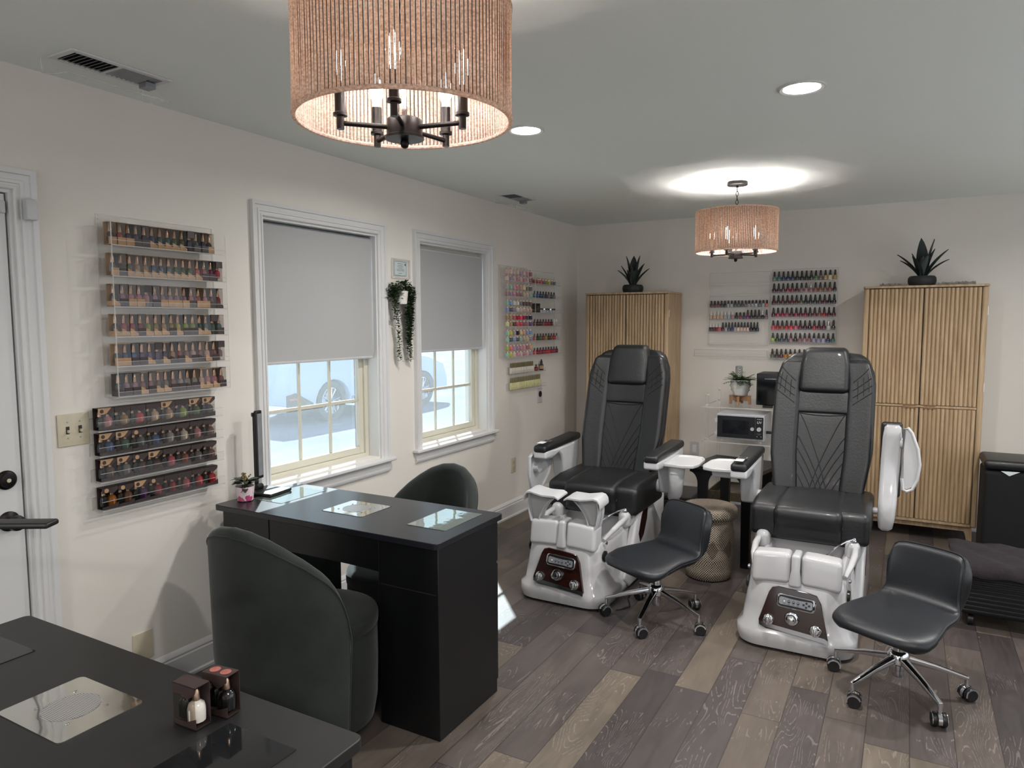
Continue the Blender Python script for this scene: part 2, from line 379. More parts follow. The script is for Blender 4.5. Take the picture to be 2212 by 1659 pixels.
def casing_profile(w):   # (distance from opening, thickness)
    return [(0,0),(0,.010),(.004,.014),(.010,.014),(.012,.010),(.020,.010),(.022,.015),(.032,.016),(.034,.012),(w*.72,.014),(w*.76,.021),(w,.023),(w,0)]
def casing(mb, y0, y1, z0, z1, w, x=0, mi=0):
    pr = casing_profile(w)
    path = [(y0,z0,-1,0),(y0,z1,-1,1),(y1,z1,1,1),(y1,z0,1,0)]
    rings = [[(x+h, y+sy*d, z+sz*d) for d, h in pr] for y, z, sy, sz in path]
    mb.loft(rings, mi, cap=True, closed=True)
for wi, (y0, y1) in enumerate(WIN):
    w = thing('window_%d' % (wi+1), None, None, (0, y0, 0), kind='structure')
    P = w
    Lw = y1 - y0
    b = MB(); casing(b, 0, Lw, WZ0-.012, WZ1, .068); b.build('window_casing', TRIM, P, smooth=30)
    b = MB(); b.box(T-.12, .048, -.095, Lw+.095, WZ0-.030, WZ0-.012); b.v = [(x, y, z) if x > 0 else (x, max(.0, min(Lw, y)), z) for x, y, z in b.v]
    b = MB(); b.box(-.0, .050, -.095, Lw+.095, WZ0-.034, WZ0-.012); b.box(-.115, .0, 0, Lw, WZ0-.034, WZ0-.012); b.build('window_sill', TRIM, P, bevel=.006)
    b = MB(); b.prism([(0,0),(.012,0),(.014,-.01),(.014,-.04),(.019,-.045),(.019,-.058),(.010,-.07),(0,-.07)], 'y', -.07, Lw+.07); b.build('apron', TRIM, P, loc=(0,0,WZ0-.034))
    b = MB(); b.box(T, -.001, -.001, .012, WZ0-.012, WZ1); b.box(T, -.001, Lw-.012, Lw+.001, WZ0-.012, WZ1); b.box(T, -.001, .012, Lw-.012, WZ1-.012, WZ1+.001); b.build('window_jamb', TRIM, P)
    # cream vinyl frame, sash, grid
    b = MB(); a = .012
    b.box(-.128, -.075, a, a+.030, WZ0-.012, WZ1-.012); b.box(-.128, -.075, Lw-a-.030, Lw-a, WZ0-.012, WZ1-.012)
    b.box(-.128, -.075, a+.03, Lw-a-.03, WZ0-.012, WZ0+.022); b.box(-.128, -.075, a+.03, Lw-a-.03, WZ1-.05, WZ1-.012)
    b.build('window_frame', VINYL, P, bevel=.003)
    b = MB(); s0, s1, zz0, zz1 = a+.030, Lw-a-.030, WZ0+.022, 1.44
    b.box(-.118, -.088, s0, s0+.038, zz0, zz1); b.box(-.118, -.088, s1-.038, s1, zz0, zz1); b.box(-.118, -.088, s0+.038, s1-.038, zz0, zz0+.040); b.box(-.118, -.088, s0+.038, s1-.038, zz1-.04, zz1)
    b.build('lower_sash', VINYL, P, bevel=.003)
    b = MB(); b.box(-.128, -.119, s0, s0+.038, zz1-.03, WZ1-.05); b.box(-.128, -.119, s1-.038, s1, zz1-.03, WZ1-.05); b.box(-.128, -.119, s0+.038, s1-.038, WZ1-.09, WZ1-.05)
    b.build('upper_sash', VINYL, P, bevel=.002)
    b = MB(); g0, g1 = s0+.038, s1-.038; gw = (g1-g0)
    for k in (1, 2):
        yy = g0 + gw*k/3; b.box(-.109, -.096, yy-.008, yy+.008, zz0+.04, zz1-.04)
    zc = 1.095; b.box(-.1085, -.0965, g0, g1, zc-.009, zc+.009)
    b.build('muntin_grid', VINYL, P, bevel=.002)
    b = MB(); b.box(-.104, -.1025, g0, g1, zz0+.035, zz1-.04); b.build('lower_pane', PANE, P, smooth=0)
    b = MB(); b.box(-.125, -.1235, g0, g1, zz1-.0, WZ1-.09); b.build('upper_pane', PANE, P, smooth=0)
    # roller blind
    zb = 1.352 if wi == 0 else 1.366
    bl = thing('roller_blind', ['light grey roller blind half lowered in the window behind the black desk', 'light grey roller blind half lowered in the farther window nearest the corner'][wi], 'blind', (-.030, y0, 0))
    top = WZ1 - (.030 if wi == 0 else .045)
    b = MB(); n = 26
    ring = lambda t, z: (.0015*math.sin(t*9)*(1 if z < 1.6 else .2), .018 + (Lw-.036)*t, z)
    rows = [[ring(i/n, zb + (top-zb)*j/8) for i in range(n+1)] for j in range(9)]
    b.loft(rows, cap=False, closed=False); b.build('blind_fabric', BLIND, bl)
    b = MB(); b.rbox((0, Lw/2, zb-.003), (.012, Lw-.036, .014), .005, n=1); b.build('hem_bar', GLOSSP, bl)
    b = MB(); b.cyl((-.022, .014, top+.0), (-.022, Lw-.014, top+.0), .016, n=16); b.build('roller_tube', PANELGRAY if wi == 0 else GLOSSP, bl)

# door
d = thing('door_1', None, None, (0, DY0, 0), kind='structure')
Lw = DY1-DY0
b = MB(); casing(b, 0, Lw, 0, DZ1, .072); b.build('door_casing', TRIM, d, smooth=30)
b = MB(); b.box(T, -.001, -.001, .012, 0, DZ1); b.box(T, -.001, Lw-.012, Lw+.001, 0, DZ1); b.box(T, -.001, .012, Lw-.012, DZ1-.012, DZ1+.001); b.build('door_jamb', TRIM, d)
b = MB(); b.box(-.055, -.012, .016, Lw-.018, .008, DZ1-.016); b.build('door_leaf', DOORW, d, bevel=.002)
b = MB(); b.box(-.060, -.056, .008, Lw-.008, .0, DZ1-.008); b.build('weather_strip', GASKET, d)
def knobdisc(name, prof, y, z):
    b = MB(); b.lathe(prof, 28, M=Matrix.Rotation(R(90), 4, 'Y')); return b.build(name, BLACKM, d, loc=(-.012, y, z))
yk = Lw - .070
k1 = knobdisc('deadbolt', [(.033,0),(.034,.006),(.030,.010),(.026,.012),(.024,.020),(.010,.022)], yk, 1.005)
b = MB(); b.cyl((.022,0,0),(.024,0,0),.007); b.build('keyhole', IVORY, k1)
k2 = knobdisc('door_knob', [(.034,0),(.035,.006),(.030,.010),(.013,.014),(.012,.034),(.022,.042),(.028,.055),(.025,.068),(.012,.074)], yk, .858)
# door alarm sensor
b = MB(); b.rbox((.0,0,0),(.030,.036,.072),.004,n=1,M=Matrix.Translation((.038,DY1+.038,1.945)))
tag(b.build('door_sensor', GLOSSP), 'white plastic door alarm sensor fixed on the door casing', 'sensor')
b = MB(); b.rbox((0,0,0),(.014,.016,.042),.003,n=1,M=Matrix.Translation((-.005,DY1-.030,1.950)))
tag(b.build('sensor_magnet', GLOSSP), 'small white magnet block on the upper corner of the door', 'sensor')
# baseboards
def bb(name, x0, y0, x1, y1, nx, ny):
    pr = [(0,0),(.022,0),(.022,.012),(.014,.018),(.014,.098),(.010,.104),(.012,.112),(.006,.128),(0,.134)]
    b = MB(); b.loft([[(x+nx*d_, y+ny*d_, z) for d_, z in pr] for x, y in ((x0,y0),(x1,y1))]); return struct(name, b, TRIM, smooth=30)
bb('baseboard_left', 0, DY1+.073, 0, RY1, 1, 0); bb('baseboard_back', .023, RY1, RX, RY1, 0, -1); bb('baseboard_left_near', 0, RY0, 0, DY0-.073, 1, 0)

# ------------------------------------------------------------------ outside
ASPH = mat('pale_asphalt', (74,84,110), .9, var=(106,118,140), vscale=.9, vstretch=(1,.5,1), bump=.2, bscale=60)  # darkened blue colour stands in for tree shade on the ground
b = MB(); b.box(-40, -.27, -15, 40, -.35, -.15); struct('floor_outside', b, ASPH, smooth=0)
b = MB(); b.box(-2.3, -.22, -6, 14, -.16, -.13); struct('trim_5', b, mat('concrete_walkway', (214,212,204), .9, var=(200,198,190), vscale=2), smooth=0)  # unseen pale strip, added to bounce sunlight up to the ceiling
CARW = mat('pale_blue_car_paint', (190,208,232), .25, coat=.4, var=(186,204,228), vscale=1)
CARGLASS = mat('car_glass', (60,75,90), .1, var=(50,65,80), vscale=1)
RUBBER = mat('grey_tyre', (96,100,100), .8, var=(82,86,86), vscale=20)
car = thing('parked_car', 'pale parked car outside, its wheels seen through both windows', 'car', (-6.0, 9.25, -.15))
def body_prof():
    return [(-1.00,.34),(-.98,.62),(-.92,.95),(-.80,1.10),(.1,1.16),(2.0,1.12),(2.9,1.02),(3.45,.85),(3.58,.55),(3.55,.30)]
b = MB()
top_p = body_prof(); bot = []
for cy in (2.69, 0):
    bot.append((cy+.47,.28))
    for i in range(0, 11): a = PI*i/10; bot.append((cy+.44*math.cos(a), .30+.42*math.sin(a)))
    bot.append((cy-.47,.28))
poly = top_p + bot
rings = []
for x, s_, dz in ((0,.0,0),(.03,.0,0),(-.03,0,0)): pass
def carring(x, inset):
    return [(x, y + (inset if y < 1.2 else -inset)*(1 if z > .3 else 0), z - inset*.4*(1 if z > .8 else 0)) for y, z in poly]
b.loft([carring(.0,.05), carring(-.05,0), carring(-1.75,0), carring(-1.80,.05)]); b.build('car_body', CARW, car, bevel=.01)
b = MB(); gp = [(-.85,1.08),(-.55,1.62),(-.2,1.72),(1.1,1.70),(1.9,1.12)]
b.loft([[(-.12-(z-1.08)*.35, y, z) for y, z in gp], [(-1.68+(z-1.08)*.35, y, z) for y, z in gp]]); b.build('car_cabin', [CARGLASS], car, bevel=.02)
b = MB(); b.prism([(-1.03,.26),(-1.03,.52),(-.85,.56),(-.46,.36),(-.46,.24)], 'x', -.02, .012); b.build('rear_bumper', RUBBER, car)
b = MB(); b.box(.0,.02,-.99,-.80,.44,.47); b.build('reflector', mat('red_reflector', (215,110,110), .3, var=(205,100,100), vscale=9), car)
b = MB(); b.box(-.03,.02,.5,2.2,.26,.40); b.build('side_skirt', PANELGRAY, car, bevel=.01)
for cy in (0, 2.69):
    wl = MB(); My = Matrix.Translation((-.10,cy,.345)) @ Matrix.Rotation(R(90),4,'Y')
    wl.lathe([(.22,-.1),(.34,-.1),(.355,-.07),(.355,.07),(.34,.10),(.245,.10),(.24,.06),(.22,-.05)], 36, M=My)
    ww = wl.build('wheel', RUBBER, car)
    r_ = MB(); r_.lathe([(.0,-.05),(.245,-.05),(.245,.085),(.225,.09),(.22,-.02),(.02,-.02)], 36, M=My, cap=False)
    for k in range(5):
        for s_ in (-.09,.09):
            a = 2*PI*k/5 + s_; a2 = 2*PI*k/5 + s_*2.2
            r_.cyl((-.04, cy+.04*math.cos(a), .345+.04*math.sin(a)), (-.03, cy+.23*math.cos(a2), .345+.23*math.sin(a2)), .014, n=6)
    r_.build('wheel_rim', CHROME, ww)

# ------------------------------------------------------------------ pendants
def pendant(label, x, y, zr, a0, power):
    p = thing('pendant_light', label, 'light', (x, y, H), group='drum pendant lights')
    zt = zr + .255 - H; zr = zr - H; r0 = .252
    b = MB(); b.lathe([(.0,-.001),(.062,-.001),(.064,-.004),(.064,-.020),(.060,-.024),(.0,-.024)][1:-1], 28); b.lathe([(.008,-.024),(.008,-.036)], 10); b.build('canopy', BLACKM, p)
    b = MB(); z = -.034; k = 0
    while z > zt - .02:
        for_pts = []
        for i in range(12):
            a = 2*PI*i/12; u = .0075*math.cos(a); v = .016*math.sin(a)
            for_pts.append((u, 0, z-.014+v) if k % 2 else (0, u, z-.014+v))
        b.tube(for_pts, .0019, 6, closed=True); z -= .0265; k += 1
    b.build('chain', BLACKM, p)
    b = MB(); b.cyl((0,0,z+.015),(0,0,zr-.01),.0055,n=10); b.build('stem', CHROME, p)
    # rope shade: every cord, plus the two hoops
    b = MB(); N = 150
    for i in range(N):
        a = 2*PI*i/N; rr = r0 + random.uniform(-.0007,.0007); c, s_ = math.cos(a), math.sin(a); da = random.uniform(-.003,.003)
        pts = []
        for j in range(9):
            t_ = j/8; aa = a + da*t_; bow = -.0015*math.sin(PI*t_)
            pts.append(((rr+bow)*math.cos(aa), (rr+bow)*math.sin(aa), zr + .002 + (.251)*t_))
        b.tube(pts, .0041, 6, cap=False)
        a += PI/N; b.tube([((r0+.0006)*math.cos(a), (r0+.0006)*math.sin(a), zr+.002+.251*j/4) for j in range(5)], .0013, 4, mi=1, cap=False)  # dark thread laid in each cord gap as its shade
    for zz in (zr, zt):
        b.tube([(r0*math.cos(2*PI*i/64), r0*math.sin(2*PI*i/64), zz) for i in range(64)], .0056, 8, closed=True)
    sh = b.build('rope_shade', [ROPE, GAPSHADE], p)
    b = MB(); b.lathe([(.006,.012),(.040,.012),(.042,.008),(.042,-.026),(.046,-.028),(.046,-.034),(.010,-.036)], 28); b.lathe([(.003,-.034),(.009,-.037),(.011,-.044),(.008,-.052),(.003,-.055)], 14)
    hub = b.build('hub', BLACKM, p, loc=(0,0,zr-.008))
    for k in range(5):
        a = a0 + 2*PI*k/5; ca, sa = math.cos(a), math.sin(a); ra = .148
        b = MB(); zc = zr - .016
        b.cyl((.03*ca,.03*sa,zc),(ra*ca,ra*sa,zc),.0058,n=10); b.cyl((ra*ca,ra*sa,zc-.014),(ra*ca,ra*sa,zc+.014),.0088,n=12)
        arm = b.build('arm', BLACKM, p)
        b = MB(); b.lathe([(.009,zc+.014),(.0165,zc+.016),(.0165,zc+.022),(.0125,zc+.024),(.0125,zc+.082),(.010,zc+.083)], 14, c=(ra*ca,ra*sa,0)); b.build('candle_sleeve', BLACKM, arm)
        b = MB(); zb = zc+.083
        b.lathe([(.006,zb),(.008,zb+.010),(.016,zb+.028),(.0175,zb+.042),(.014,zb+.058),(.006,zb+.076),(.002,zb+.084)], 14, c=(ra*ca,ra*sa,0))
        b.build('bulb', BULB, arm)
        L = bpy.data.lights.new('bulb_glow', 'POINT'); L.energy = power; L.shadow_soft_size = .018; L.color = (1,.955,.93)
        lo = bpy.data.objects.new('bulb_glow', L); col.objects.link(lo); lo.parent = arm; lo.location = (ra*ca*1.0, ra*sa, zb+.040)
    return p
BULB = emis('glowing_bulb', (255,240,232), 25)
pendant('big rope drum pendant nearest the camera, its five bulbs lit', 1.667, 1.392, 2.025, R(-133), 46)
pendant('rope drum pendant far off between the two pedicure chairs, chain visible', 1.738, 4.756, 1.998, R(-100), 115)
LED = emis('downlight_lens', (255,252,246), 12)
for i, (x, y, lab) in enumerate(((2.338,2.99,'round white recessed ceiling light to the right of the near pendant'),(1.14,3.0,'round white recessed ceiling light half hidden behind near pendant shade'),(3.3,.6,None),(1.2,-1.2,None),(3.3,-1.2,None),(3.45,4.0,None))):  # entries without a label are added fill lights, out of view
    t_ = thing('recessed_light', lab or 'round white recessed ceiling light over the %s' % ['','','near desk side of the room','rear left floor','rear right floor','floor by the black bin'][i], 'light', (x,y,H), group='recessed ceiling lights')
    b = MB(); b.lathe([(.068,0),(.086,0),(.086,-.004),(.080,-.007),(.068,-.004)], 36, cap=False); b.build('trim_ring', TRIM, t_)
    b = MB(); b.lathe([(.069,-.002),(.069,-.004)], 36); b.build('lens', LED, t_)
    L = bpy.data.lights.new('downlight_lamp', 'AREA'); L.shape = 'DISK'; L.size = .12; L.energy = (13, 9, 16, 14, 16, 14)[i]; L.color = (1,.975,.95); L.spread = R(165)
    lo = bpy.data.objects.new('downlight_lamp', L); col.objects.link(lo); lo.parent = t_; lo.location = (0,0,-.012)

# ceiling vents with clear deflectors
def vent(label, x, y, L_, W_, defl):
    v = thing('ceiling_vent', label, 'vent', (x,y,H), group='ceiling vents')
    b = MB(); hx, hy = W_/2, L_/2
    b.box(-hx,hx,-hy,-hy+.022,-.007,0); b.box(-hx,hx,hy-.022,hy,-.007,0); b.box(-hx,-hx+.022,-hy+.022,hy-.022,-.007,0); b.box(hx-.022,hx,-hy+.022,hy-.022,-.007,0); b.box(-hx+.022,hx-.022,-.006,.006,-.007,0)
    b.build('vent_frame', TRIM, v, bevel=.002)
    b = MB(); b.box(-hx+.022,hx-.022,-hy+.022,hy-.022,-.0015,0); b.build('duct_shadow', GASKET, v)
    b = MB(); n = int(L_/.02)
    for i in range(n):
        yy = -hy+.03+(L_-.06)*i/(n-1)
        M_ = Matrix.Translation((0,yy,-.005)) @ Matrix.Rotation(R(40 if i < n/2 else -40),4,'X'); b.box(-hx+.022,hx-.022,-.006,.006,-.0006,.0006,M=M_)
    b.build('louvers', PANELGRAY, v)
    # clear acrylic deflector, curved away from the wall side
    b = MB(); prof = [(-hx*1.0+defl*math.cos(t_)*0 - .02 + .10*math.sin(t_), -.012-.075*(1-math.cos(t_))) for t_ in [i*R(90)/8 for i in range(9)]]
    prof = [(-hx+.11*math.sin(i*R(90)/8)*-.15 + .02*i/8, -.008-.085*i/8) for i in range(9)]
    prof = [(hx-.01-.01*i, -.010 - .0105*i - .0*i) for i in range(9)]
    prof = [(-hx-.015+.012*i/8, -.006-.07*math.sin(R(90)*i/8)) if i < 5 else (-hx-.01+.035*(i-4), -.006-.07*math.sin(R(90)*i/8)) for i in range(9)]
    b.loft([[(px, yy, pz) for px, pz in prof] for yy in (-hy-.01, -hy/2, 0, hy/2, hy-.01)], cap=False, closed=False)
    b.build('air_deflector', CLEAR, v, solid=.002)
    b = MB(); e0 = [(px, -hy-.01, pz) for px, pz in prof]; e1 = [(px, hy-.01, pz) for px, pz in prof]
    b.tube(e0, .0022, 6); b.tube(e1, .0022, 6); b.tube([e0[-1], e1[-1]], .0022, 6); b.build('deflector_edge', EDGE, v)
    b = MB(); b.box(-.035,.01,hy-.06,hy-.02,-.030,-.008); b.build('magnet_clip', PANELGRAY, v, bevel=.003)
    return v
vent('long white ceiling vent with clear deflector above the left polish rack', .255, 1.575, .36, .15, .1)
vent('smaller ceiling vent with curved clear deflector beyond the second window', .255, 4.53, .32, .15, .1)

# wall plates
def plate(name, label, cat, x, y, z, w, h, face, m=IVORY):
    t_ = thing(name, label, cat, (x,y,z), {'x':0,'y':R(-90)}[face])
    b = MB(); b.rbox((.003,0,0),(.006,w,h),.0028,n=1); b.build('wall_plate', m, t_); return t_
t_ = plate('light_switch', 'ivory double toggle light switch plate between the door and polish racks', 'switch', 0, 1.514, 1.153, .118, .122, 'x')
for yy in (-.023, .023):
    b = MB(); b.box(.006,.008,yy-.006,yy+.006,-.014,.014); sl = b.build('toggle_slot', DARKPL, t_)
    b = MB(); b.rbox((.014,yy,-.004),(.014,.008,.011),.002,n=1); b.build('toggle', IVORY, t_)
    b = MB()
    for zz in (-.030,.030): b.cyl((.006,yy,zz),(.0075,yy,zz),.003,n=10)
    b.build('screws', PANELGRAY, t_)
t_ = plate('wall_outlet', 'ivory wall outlet low between second window and corner', 'outlet', 0, 4.925, .41, .074, .118, 'x')
b = MB()
for zz in (-.022,.022): b.rbox((.006,0,zz),(.004,.034,.030),.0015,n=1)
b.build('sockets', mat('ivory_socket', (182,172,146), .4, var=(172,162,136), vscale=20), t_)
plate('blank_outlet_cover', 'plain ivory cover plate low on the wall behind the near desk', 'outlet', 0, 1.745, .215, .085, .12, 'x')
t_ = plate('appliance_outlet', 'white wall outlet with one round black socket below the gold topped racks', 'outlet', 0, 5.39, .93, .085, .125, 'x', GLOSSP)
b = MB(); b.cyl((.006,0,.012),(.010,0,.012),.026,n=24); b.build('round_socket', DARKPL, t_)
t_ = plate('wall_outlet', 'white wall outlet on the back wall left of the clear shelf stand', 'outlet', 1.13, 6.17, .445, .078, .12, 'y', GLOSSP)
b = MB(); b.rbox((.006,0,0),(.003,.034,.068),.001,n=1); b.build('sockets', WPRINT, t_)

# framed certificate
t_ = thing('certificate_frame', 'small certificate in a clear frame between the two windows', 'frame', (0,3.502,1.879))
b = MB(); b.rbox((.012,0,0),(.008,.172,.118),.002,n=1); b.build('clear_frame', CLEAR, t_)
b = MB()
for y0_,y1_,z0_,z1_ in ((-.086,.086,.053,.059),(-.086,.086,-.059,-.053),(-.086,-.080,-.053,.053),(.080,.086,-.053,.053)): b.box(.008,.0165,y0_,y1_,z0_,z1_)
b.build('frame_edge', EDGE, t_)
b = MB(); b.box(.004,.0065,-.062,.062,-.045,.045); b.build('certificate_paper', PAPER, t_)
b = MB()
for z0_,z1_,y0_,y1_ in ((.040,.042,-.058,.058),(-.042,-.040,-.058,.058)): b.box(.0066,.007,y0_,y1_,z0_,z1_)
for y_ in (-.058,.056): b.box(.0066,.007,y_,y_+.002,-.042,.042)
for z_, w_ in ((.028,.030),(.018,.026),(.010,.034),(.002,.022),(-.006,.038),(-.014,.034),(-.030,.018)): b.box(.0066,.007,-w_,w_,z_,z_+.002)
b.box(.0066,.007,.042,.052,.018,.032); b.build('certificate_print', INK, t_)

# ------------------------------------------------------------------ nail polish
PAL = {'sage':(110,125,108),'teal':(58,110,118),'navy':(30,42,84),'blue':(52,92,150),'black':(20,20,22),'plum black':(38,26,36),'dark green':(32,50,38),'green':(70,112,62),'taupe':(112,88,84),'gold':(168,138,82),
'cream':(214,196,160),'dark cherry':(48,18,26),'plum':(66,28,44),'crimson':(128,20,44),'wine':(92,24,42),'mauve':(142,96,106),'copper':(140,80,62),'bronze':(122,84,62),'rust':(140,66,54),'maroon':(74,20,30),'burgundy':(96,18,38),
'olive':(88,88,54),'charcoal':(44,46,48),'brown':(74,50,44),'raspberry':(152,34,66),'dusty rose':(160,78,98),'red':(170,32,44),'coral red':(206,66,78),'bright red':(206,44,62),'clear':(196,194,190),'dark grey':(58,58,62),
'lime':(150,178,66),'forest green':(52,76,40),'slate':(76,82,96),'dusty pink':(164,118,126),'lavender':(142,138,162),'pale lilac':(176,166,184),'indigo':(50,46,92),'sea green':(64,112,100),'grey green':(96,104,84),
'amber':(178,112,28),'orange':(200,104,34),'yellow gold':(196,154,42),'silver':(166,168,170),'beige':(196,164,134),'coral':(222,104,104),'magenta':(128,26,98),'pale pink':(206,172,164),'rose':(186,84,104),'violet':(92,74,140),
'purple':(92,56,120),'tan':(170,140,104),'hot pink':(214,34,98),'lilac':(168,142,170),'pink':(204,140,158),'steel':(96,112,124),'yellow':(196,196,70),'mint':(150,196,176),'light blue':(128,158,196),'peach':(222,166,138),'blush':(214,186,180),
'milky white':(216,210,200),'bright pink':(232,66,110),'pale yellow':(216,212,160),'olive gold':(150,140,72),'grey':(120,120,122)}
def c4(n):
    c = PAL[n]; j = random.uniform(-6,6); return lin([max(4,min(250,v+j)) for v in c])
ORD = ['first','second','third','fourth','fifth','sixth','seventh','eighth','ninth','tenth','eleventh','twelfth','thirteenth','fourteenth','fifteenth','sixteenth','seventeenth','eighteenth','nineteenth','twentieth']
def prof_bottle(w, h, n=12, neck=.45):
    b = MB(); r_ = w/2
    b.lathe([(r_*.80,0),(r_*.97,.002),(r_,h*.25),(r_,h*.62),(r_*.86,h*.84),(r_*neck,h*.96),(r_*neck,h)], n); return b
def sq_bottle(w, h):
    b = MB(); b.rbox((0,0,h/2),(w,w*.92,h),w*.16,n=1,k=2); return b
PROTO = {}
def bottle_proto(key, body, capb, capm, ch):
    t_ = thing('nail_polish_bottle', 'x', 'nail polish', (0,0,-5))
    o = body.build('glass_body', POLISH, t_); o['tint'] = 1
    capb.build('cap', capm, t_, loc=(0,0,ch)); PROTO[key] = t_
def taper_cap(r0, r1, h, n=12):
    b = MB(); b.lathe([(r0,0),(r0,.002),(r1,h-.004),(r1*.7,h)], n); return b
bottle_proto('round', prof_bottle(.031,.036), taper_cap(.0095,.0065,.040), CAPB, .036)
bottle_proto('round_silver', prof_bottle(.031,.036), taper_cap(.0095,.0055,.042), CAPS, .036)
bottle_proto('slim', sq_bottle(.021,.028), taper_cap(.0080,.0072,.028), CAPB, .028)
bottle_proto('slim_white', sq_bottle(.025,.034), taper_cap(.0062,.0056,.030), CAPW, .034)
bottle_proto('slim_tall', prof_bottle(.026,.034), taper_cap(.0085,.0058,.042), CAPB, .034)
bottle_proto('slim_silver', prof_bottle(.026,.034), taper_cap(.0080,.0045,.044), CAPS, .034)
bottle_proto('mini', sq_bottle(.0255,.031), taper_cap(.0060,.0056,.019, 8), CAPR, .031)
bottle_proto('mini_dark', sq_bottle(.024,.034), taper_cap(.0075,.0068,.022, 8), CAPB, .034)
bottle_proto('mini_white', sq_bottle(.024,.034), taper_cap(.0075,.0068,.024, 8), CAPW, .034)
bottle_proto('tube_white', sq_bottle(.020,.048), taper_cap(.0065,.0060,.040, 8), CAPG, .046)
bottle_proto('tube_cream', sq_bottle(.017,.055), taper_cap(.0060,.0056,.042, 8), CAPG, .053)
used = set()
def put(key, colr, loc, rz, label, group):
    p = PROTO[key]
    if key not in used:
        used.add(key); o = p; o.location = loc; o.rotation_euler = (0,0,rz); o['label'] = label
        c = c4(colr)
        for ch in o.children:
            if ch.get('tint'): ch.color = c
    else: o = dup(p, loc, rz, label, c4(colr))
    o['group'] = group
    return o

# --- acrylic racks
def rack(name, label, x, y, z, w, depth, floors, height, lip, face, top=.03, cat='rack', clear_back=True, group=None, lens=None):
    """face 'x': on the left wall facing +x; face 'y': on the back wall facing -y. local: X = along wall, Y = out of wall, Z up"""
    rz = R(90) if face == 'x' else 0
    t_ = thing(name, label, cat, (x,y,z), 0, group)
    def tr(mb):
        if face == 'x': mb.v = [(-q[1], q[0], q[2]) for q in mb.v]     # out = +x, along = +y
        return mb
    # in local build coords: along X (0..w), out = -Y
    e = .0016
    b = MB(); b.box(0, w, -.004, -.001, -.004, height); tr(b).build('back_panel', CLEAR, t_, smooth=0)
    b = MB()
    for xx in (0, w): b.box(xx-e, xx+e, -.004, -.001, -.004, height)
    b.box(0, w, -.004, -.001, height-.002, height+.001); tr(b).build('panel_edge', EDGE, t_, smooth=0)
    if len(floors) > 1:
        for xx in (0, w-.003):
            b = MB(); b.box(xx, xx+.003, -depth, -.004, -.004, height-.02); tr(b).build('side_panel', CLEAR, t_, smooth=0)
            b = MB(); b.box(xx, xx+.003, -depth-.002, -depth, -.004, height-.035); b.box(xx, xx+.003, -.012, -.004, height-.021, height-.018); b.box(xx,xx+.003,-depth,-.004,-.006,-.004)
            tr(b).build('side_edge', EDGE, t_, smooth=0)
    for i, fz in enumerate(floors):
        ww = lens[i] if lens else w
        b = MB(); b.box(.003, ww-.003, -depth, -.004, fz-.003, fz); b.box(.003, ww-.003, -depth-.002, -depth+.001, fz, fz+lip)
        s_ = tr(b).build('shelf', CLEAR, t_, smooth=0)
        b = MB(); b.box(.003, ww-.003, -depth-.003, -depth+.001, fz-.004, fz); b.box(.003, ww-.003, -depth-.003, -depth+.001, fz+lip-.0008, fz+lip+.0008); tr(b).build('shelf_edge', EDGE, s_, smooth=0)
    return t_

# rack A : six tiers of boxed polish on the left wall
Az = [1.849,1.732,1.615,1.500,1.385,1.268]
ry0, ry1 = 1.642, 2.160
rack('polish_rack', 'tall six-tier clear rack of boxed nail polish left of the windows', 0, ry0, 1.268, ry1-ry0, .088, [z-1.268 for z in reversed(Az)], .70, .018, 'x')
def carton(kind):
    t_ = thing('boxed_nail_polish', 'x', 'nail polish', (0,0,-5)); w = .0325; hh = .086
    # out of wall = +x, along = y ; kraft or dark card back, sides, front foot
    card = KRAFT if kind[0] == 'k' else DARKCARD
    b = MB(); b.box(-.017,-.0155,-w/2,w/2,0,hh); b.box(-.017,.017,-w/2,w/2,0,.0015); b.box(-.017,.017,-w/2,w/2,hh-.0015,hh)
    if kind[1] == 'f': b.box(.0155,.017,-w/2,w/2,0,.030)
    if kind[1] == 'w': b.prism([(-w/2,.0),(w/2,0),(w/2,.012),(.004,.018),(-.004,.026),(-w/2,.030)],'x',.0155,.017)
    if kind[1] == 't': b.box(.0155,.017,-w/2,w/2,hh-.028,hh)
    if kind[1] in 'wt': b.box(-.0155,.0155,-w/2,-w/2+.001,0,.02)
    b.build('carton', card, t_, smooth=0)
    b = MB(); b.box(.0160,.0164,-w/2+.001,w/2-.001,.001,hh-.001); b.build('clear_sleeve', SLEEVE, t_, smooth=0)
    b = prof_bottle(.026,.036); o = b.build('bottle', POLISH, t_, loc=(-.0,0,.014)); o['tint'] = 1
    b = taper_cap(.0082,.0055,.034); b.build('cap', CAPR, o, loc=(0,0,.036))
    return t_
CART = {k: carton(k) for k in ('kf','df','kw','dw','dt')}
usedc = set()
def putbox(k, colr, loc, rz, label, group):
    p = CART[k]
    if k not in usedc:
        usedc.add(k); p.location = loc; p.rotation_euler = (0,0,rz); p['label'] = label; o = p
        for ch in o.children:
            if ch.get('tint'): ch.color = c4(colr)
    else:
        o = dup(p, loc, rz, label, c4(colr))
    o['group'] = group
    return o
rowsA = ['charcoal rose purple violet indigo blue teal teal green olive navy teal navy charcoal',
 'steel black olive beige tan blue blue teal green green green coral rose magenta hot_pink',
 'charcoal lilac pink pink pink lilac lilac lilac lilac lilac pink pink pink wine raspberry',
 'charcoal rose raspberry crimson lime olive_gold tan olive_gold yellow lime lime teal teal sea_green teal',
 'charcoal blue blue violet violet purple indigo tan dusty_rose mauve blush mauve blush mauve mauve',
 'charcoal lilac lilac mauve mauve taupe grey mauve silver silver silver blush pink pink mauve']
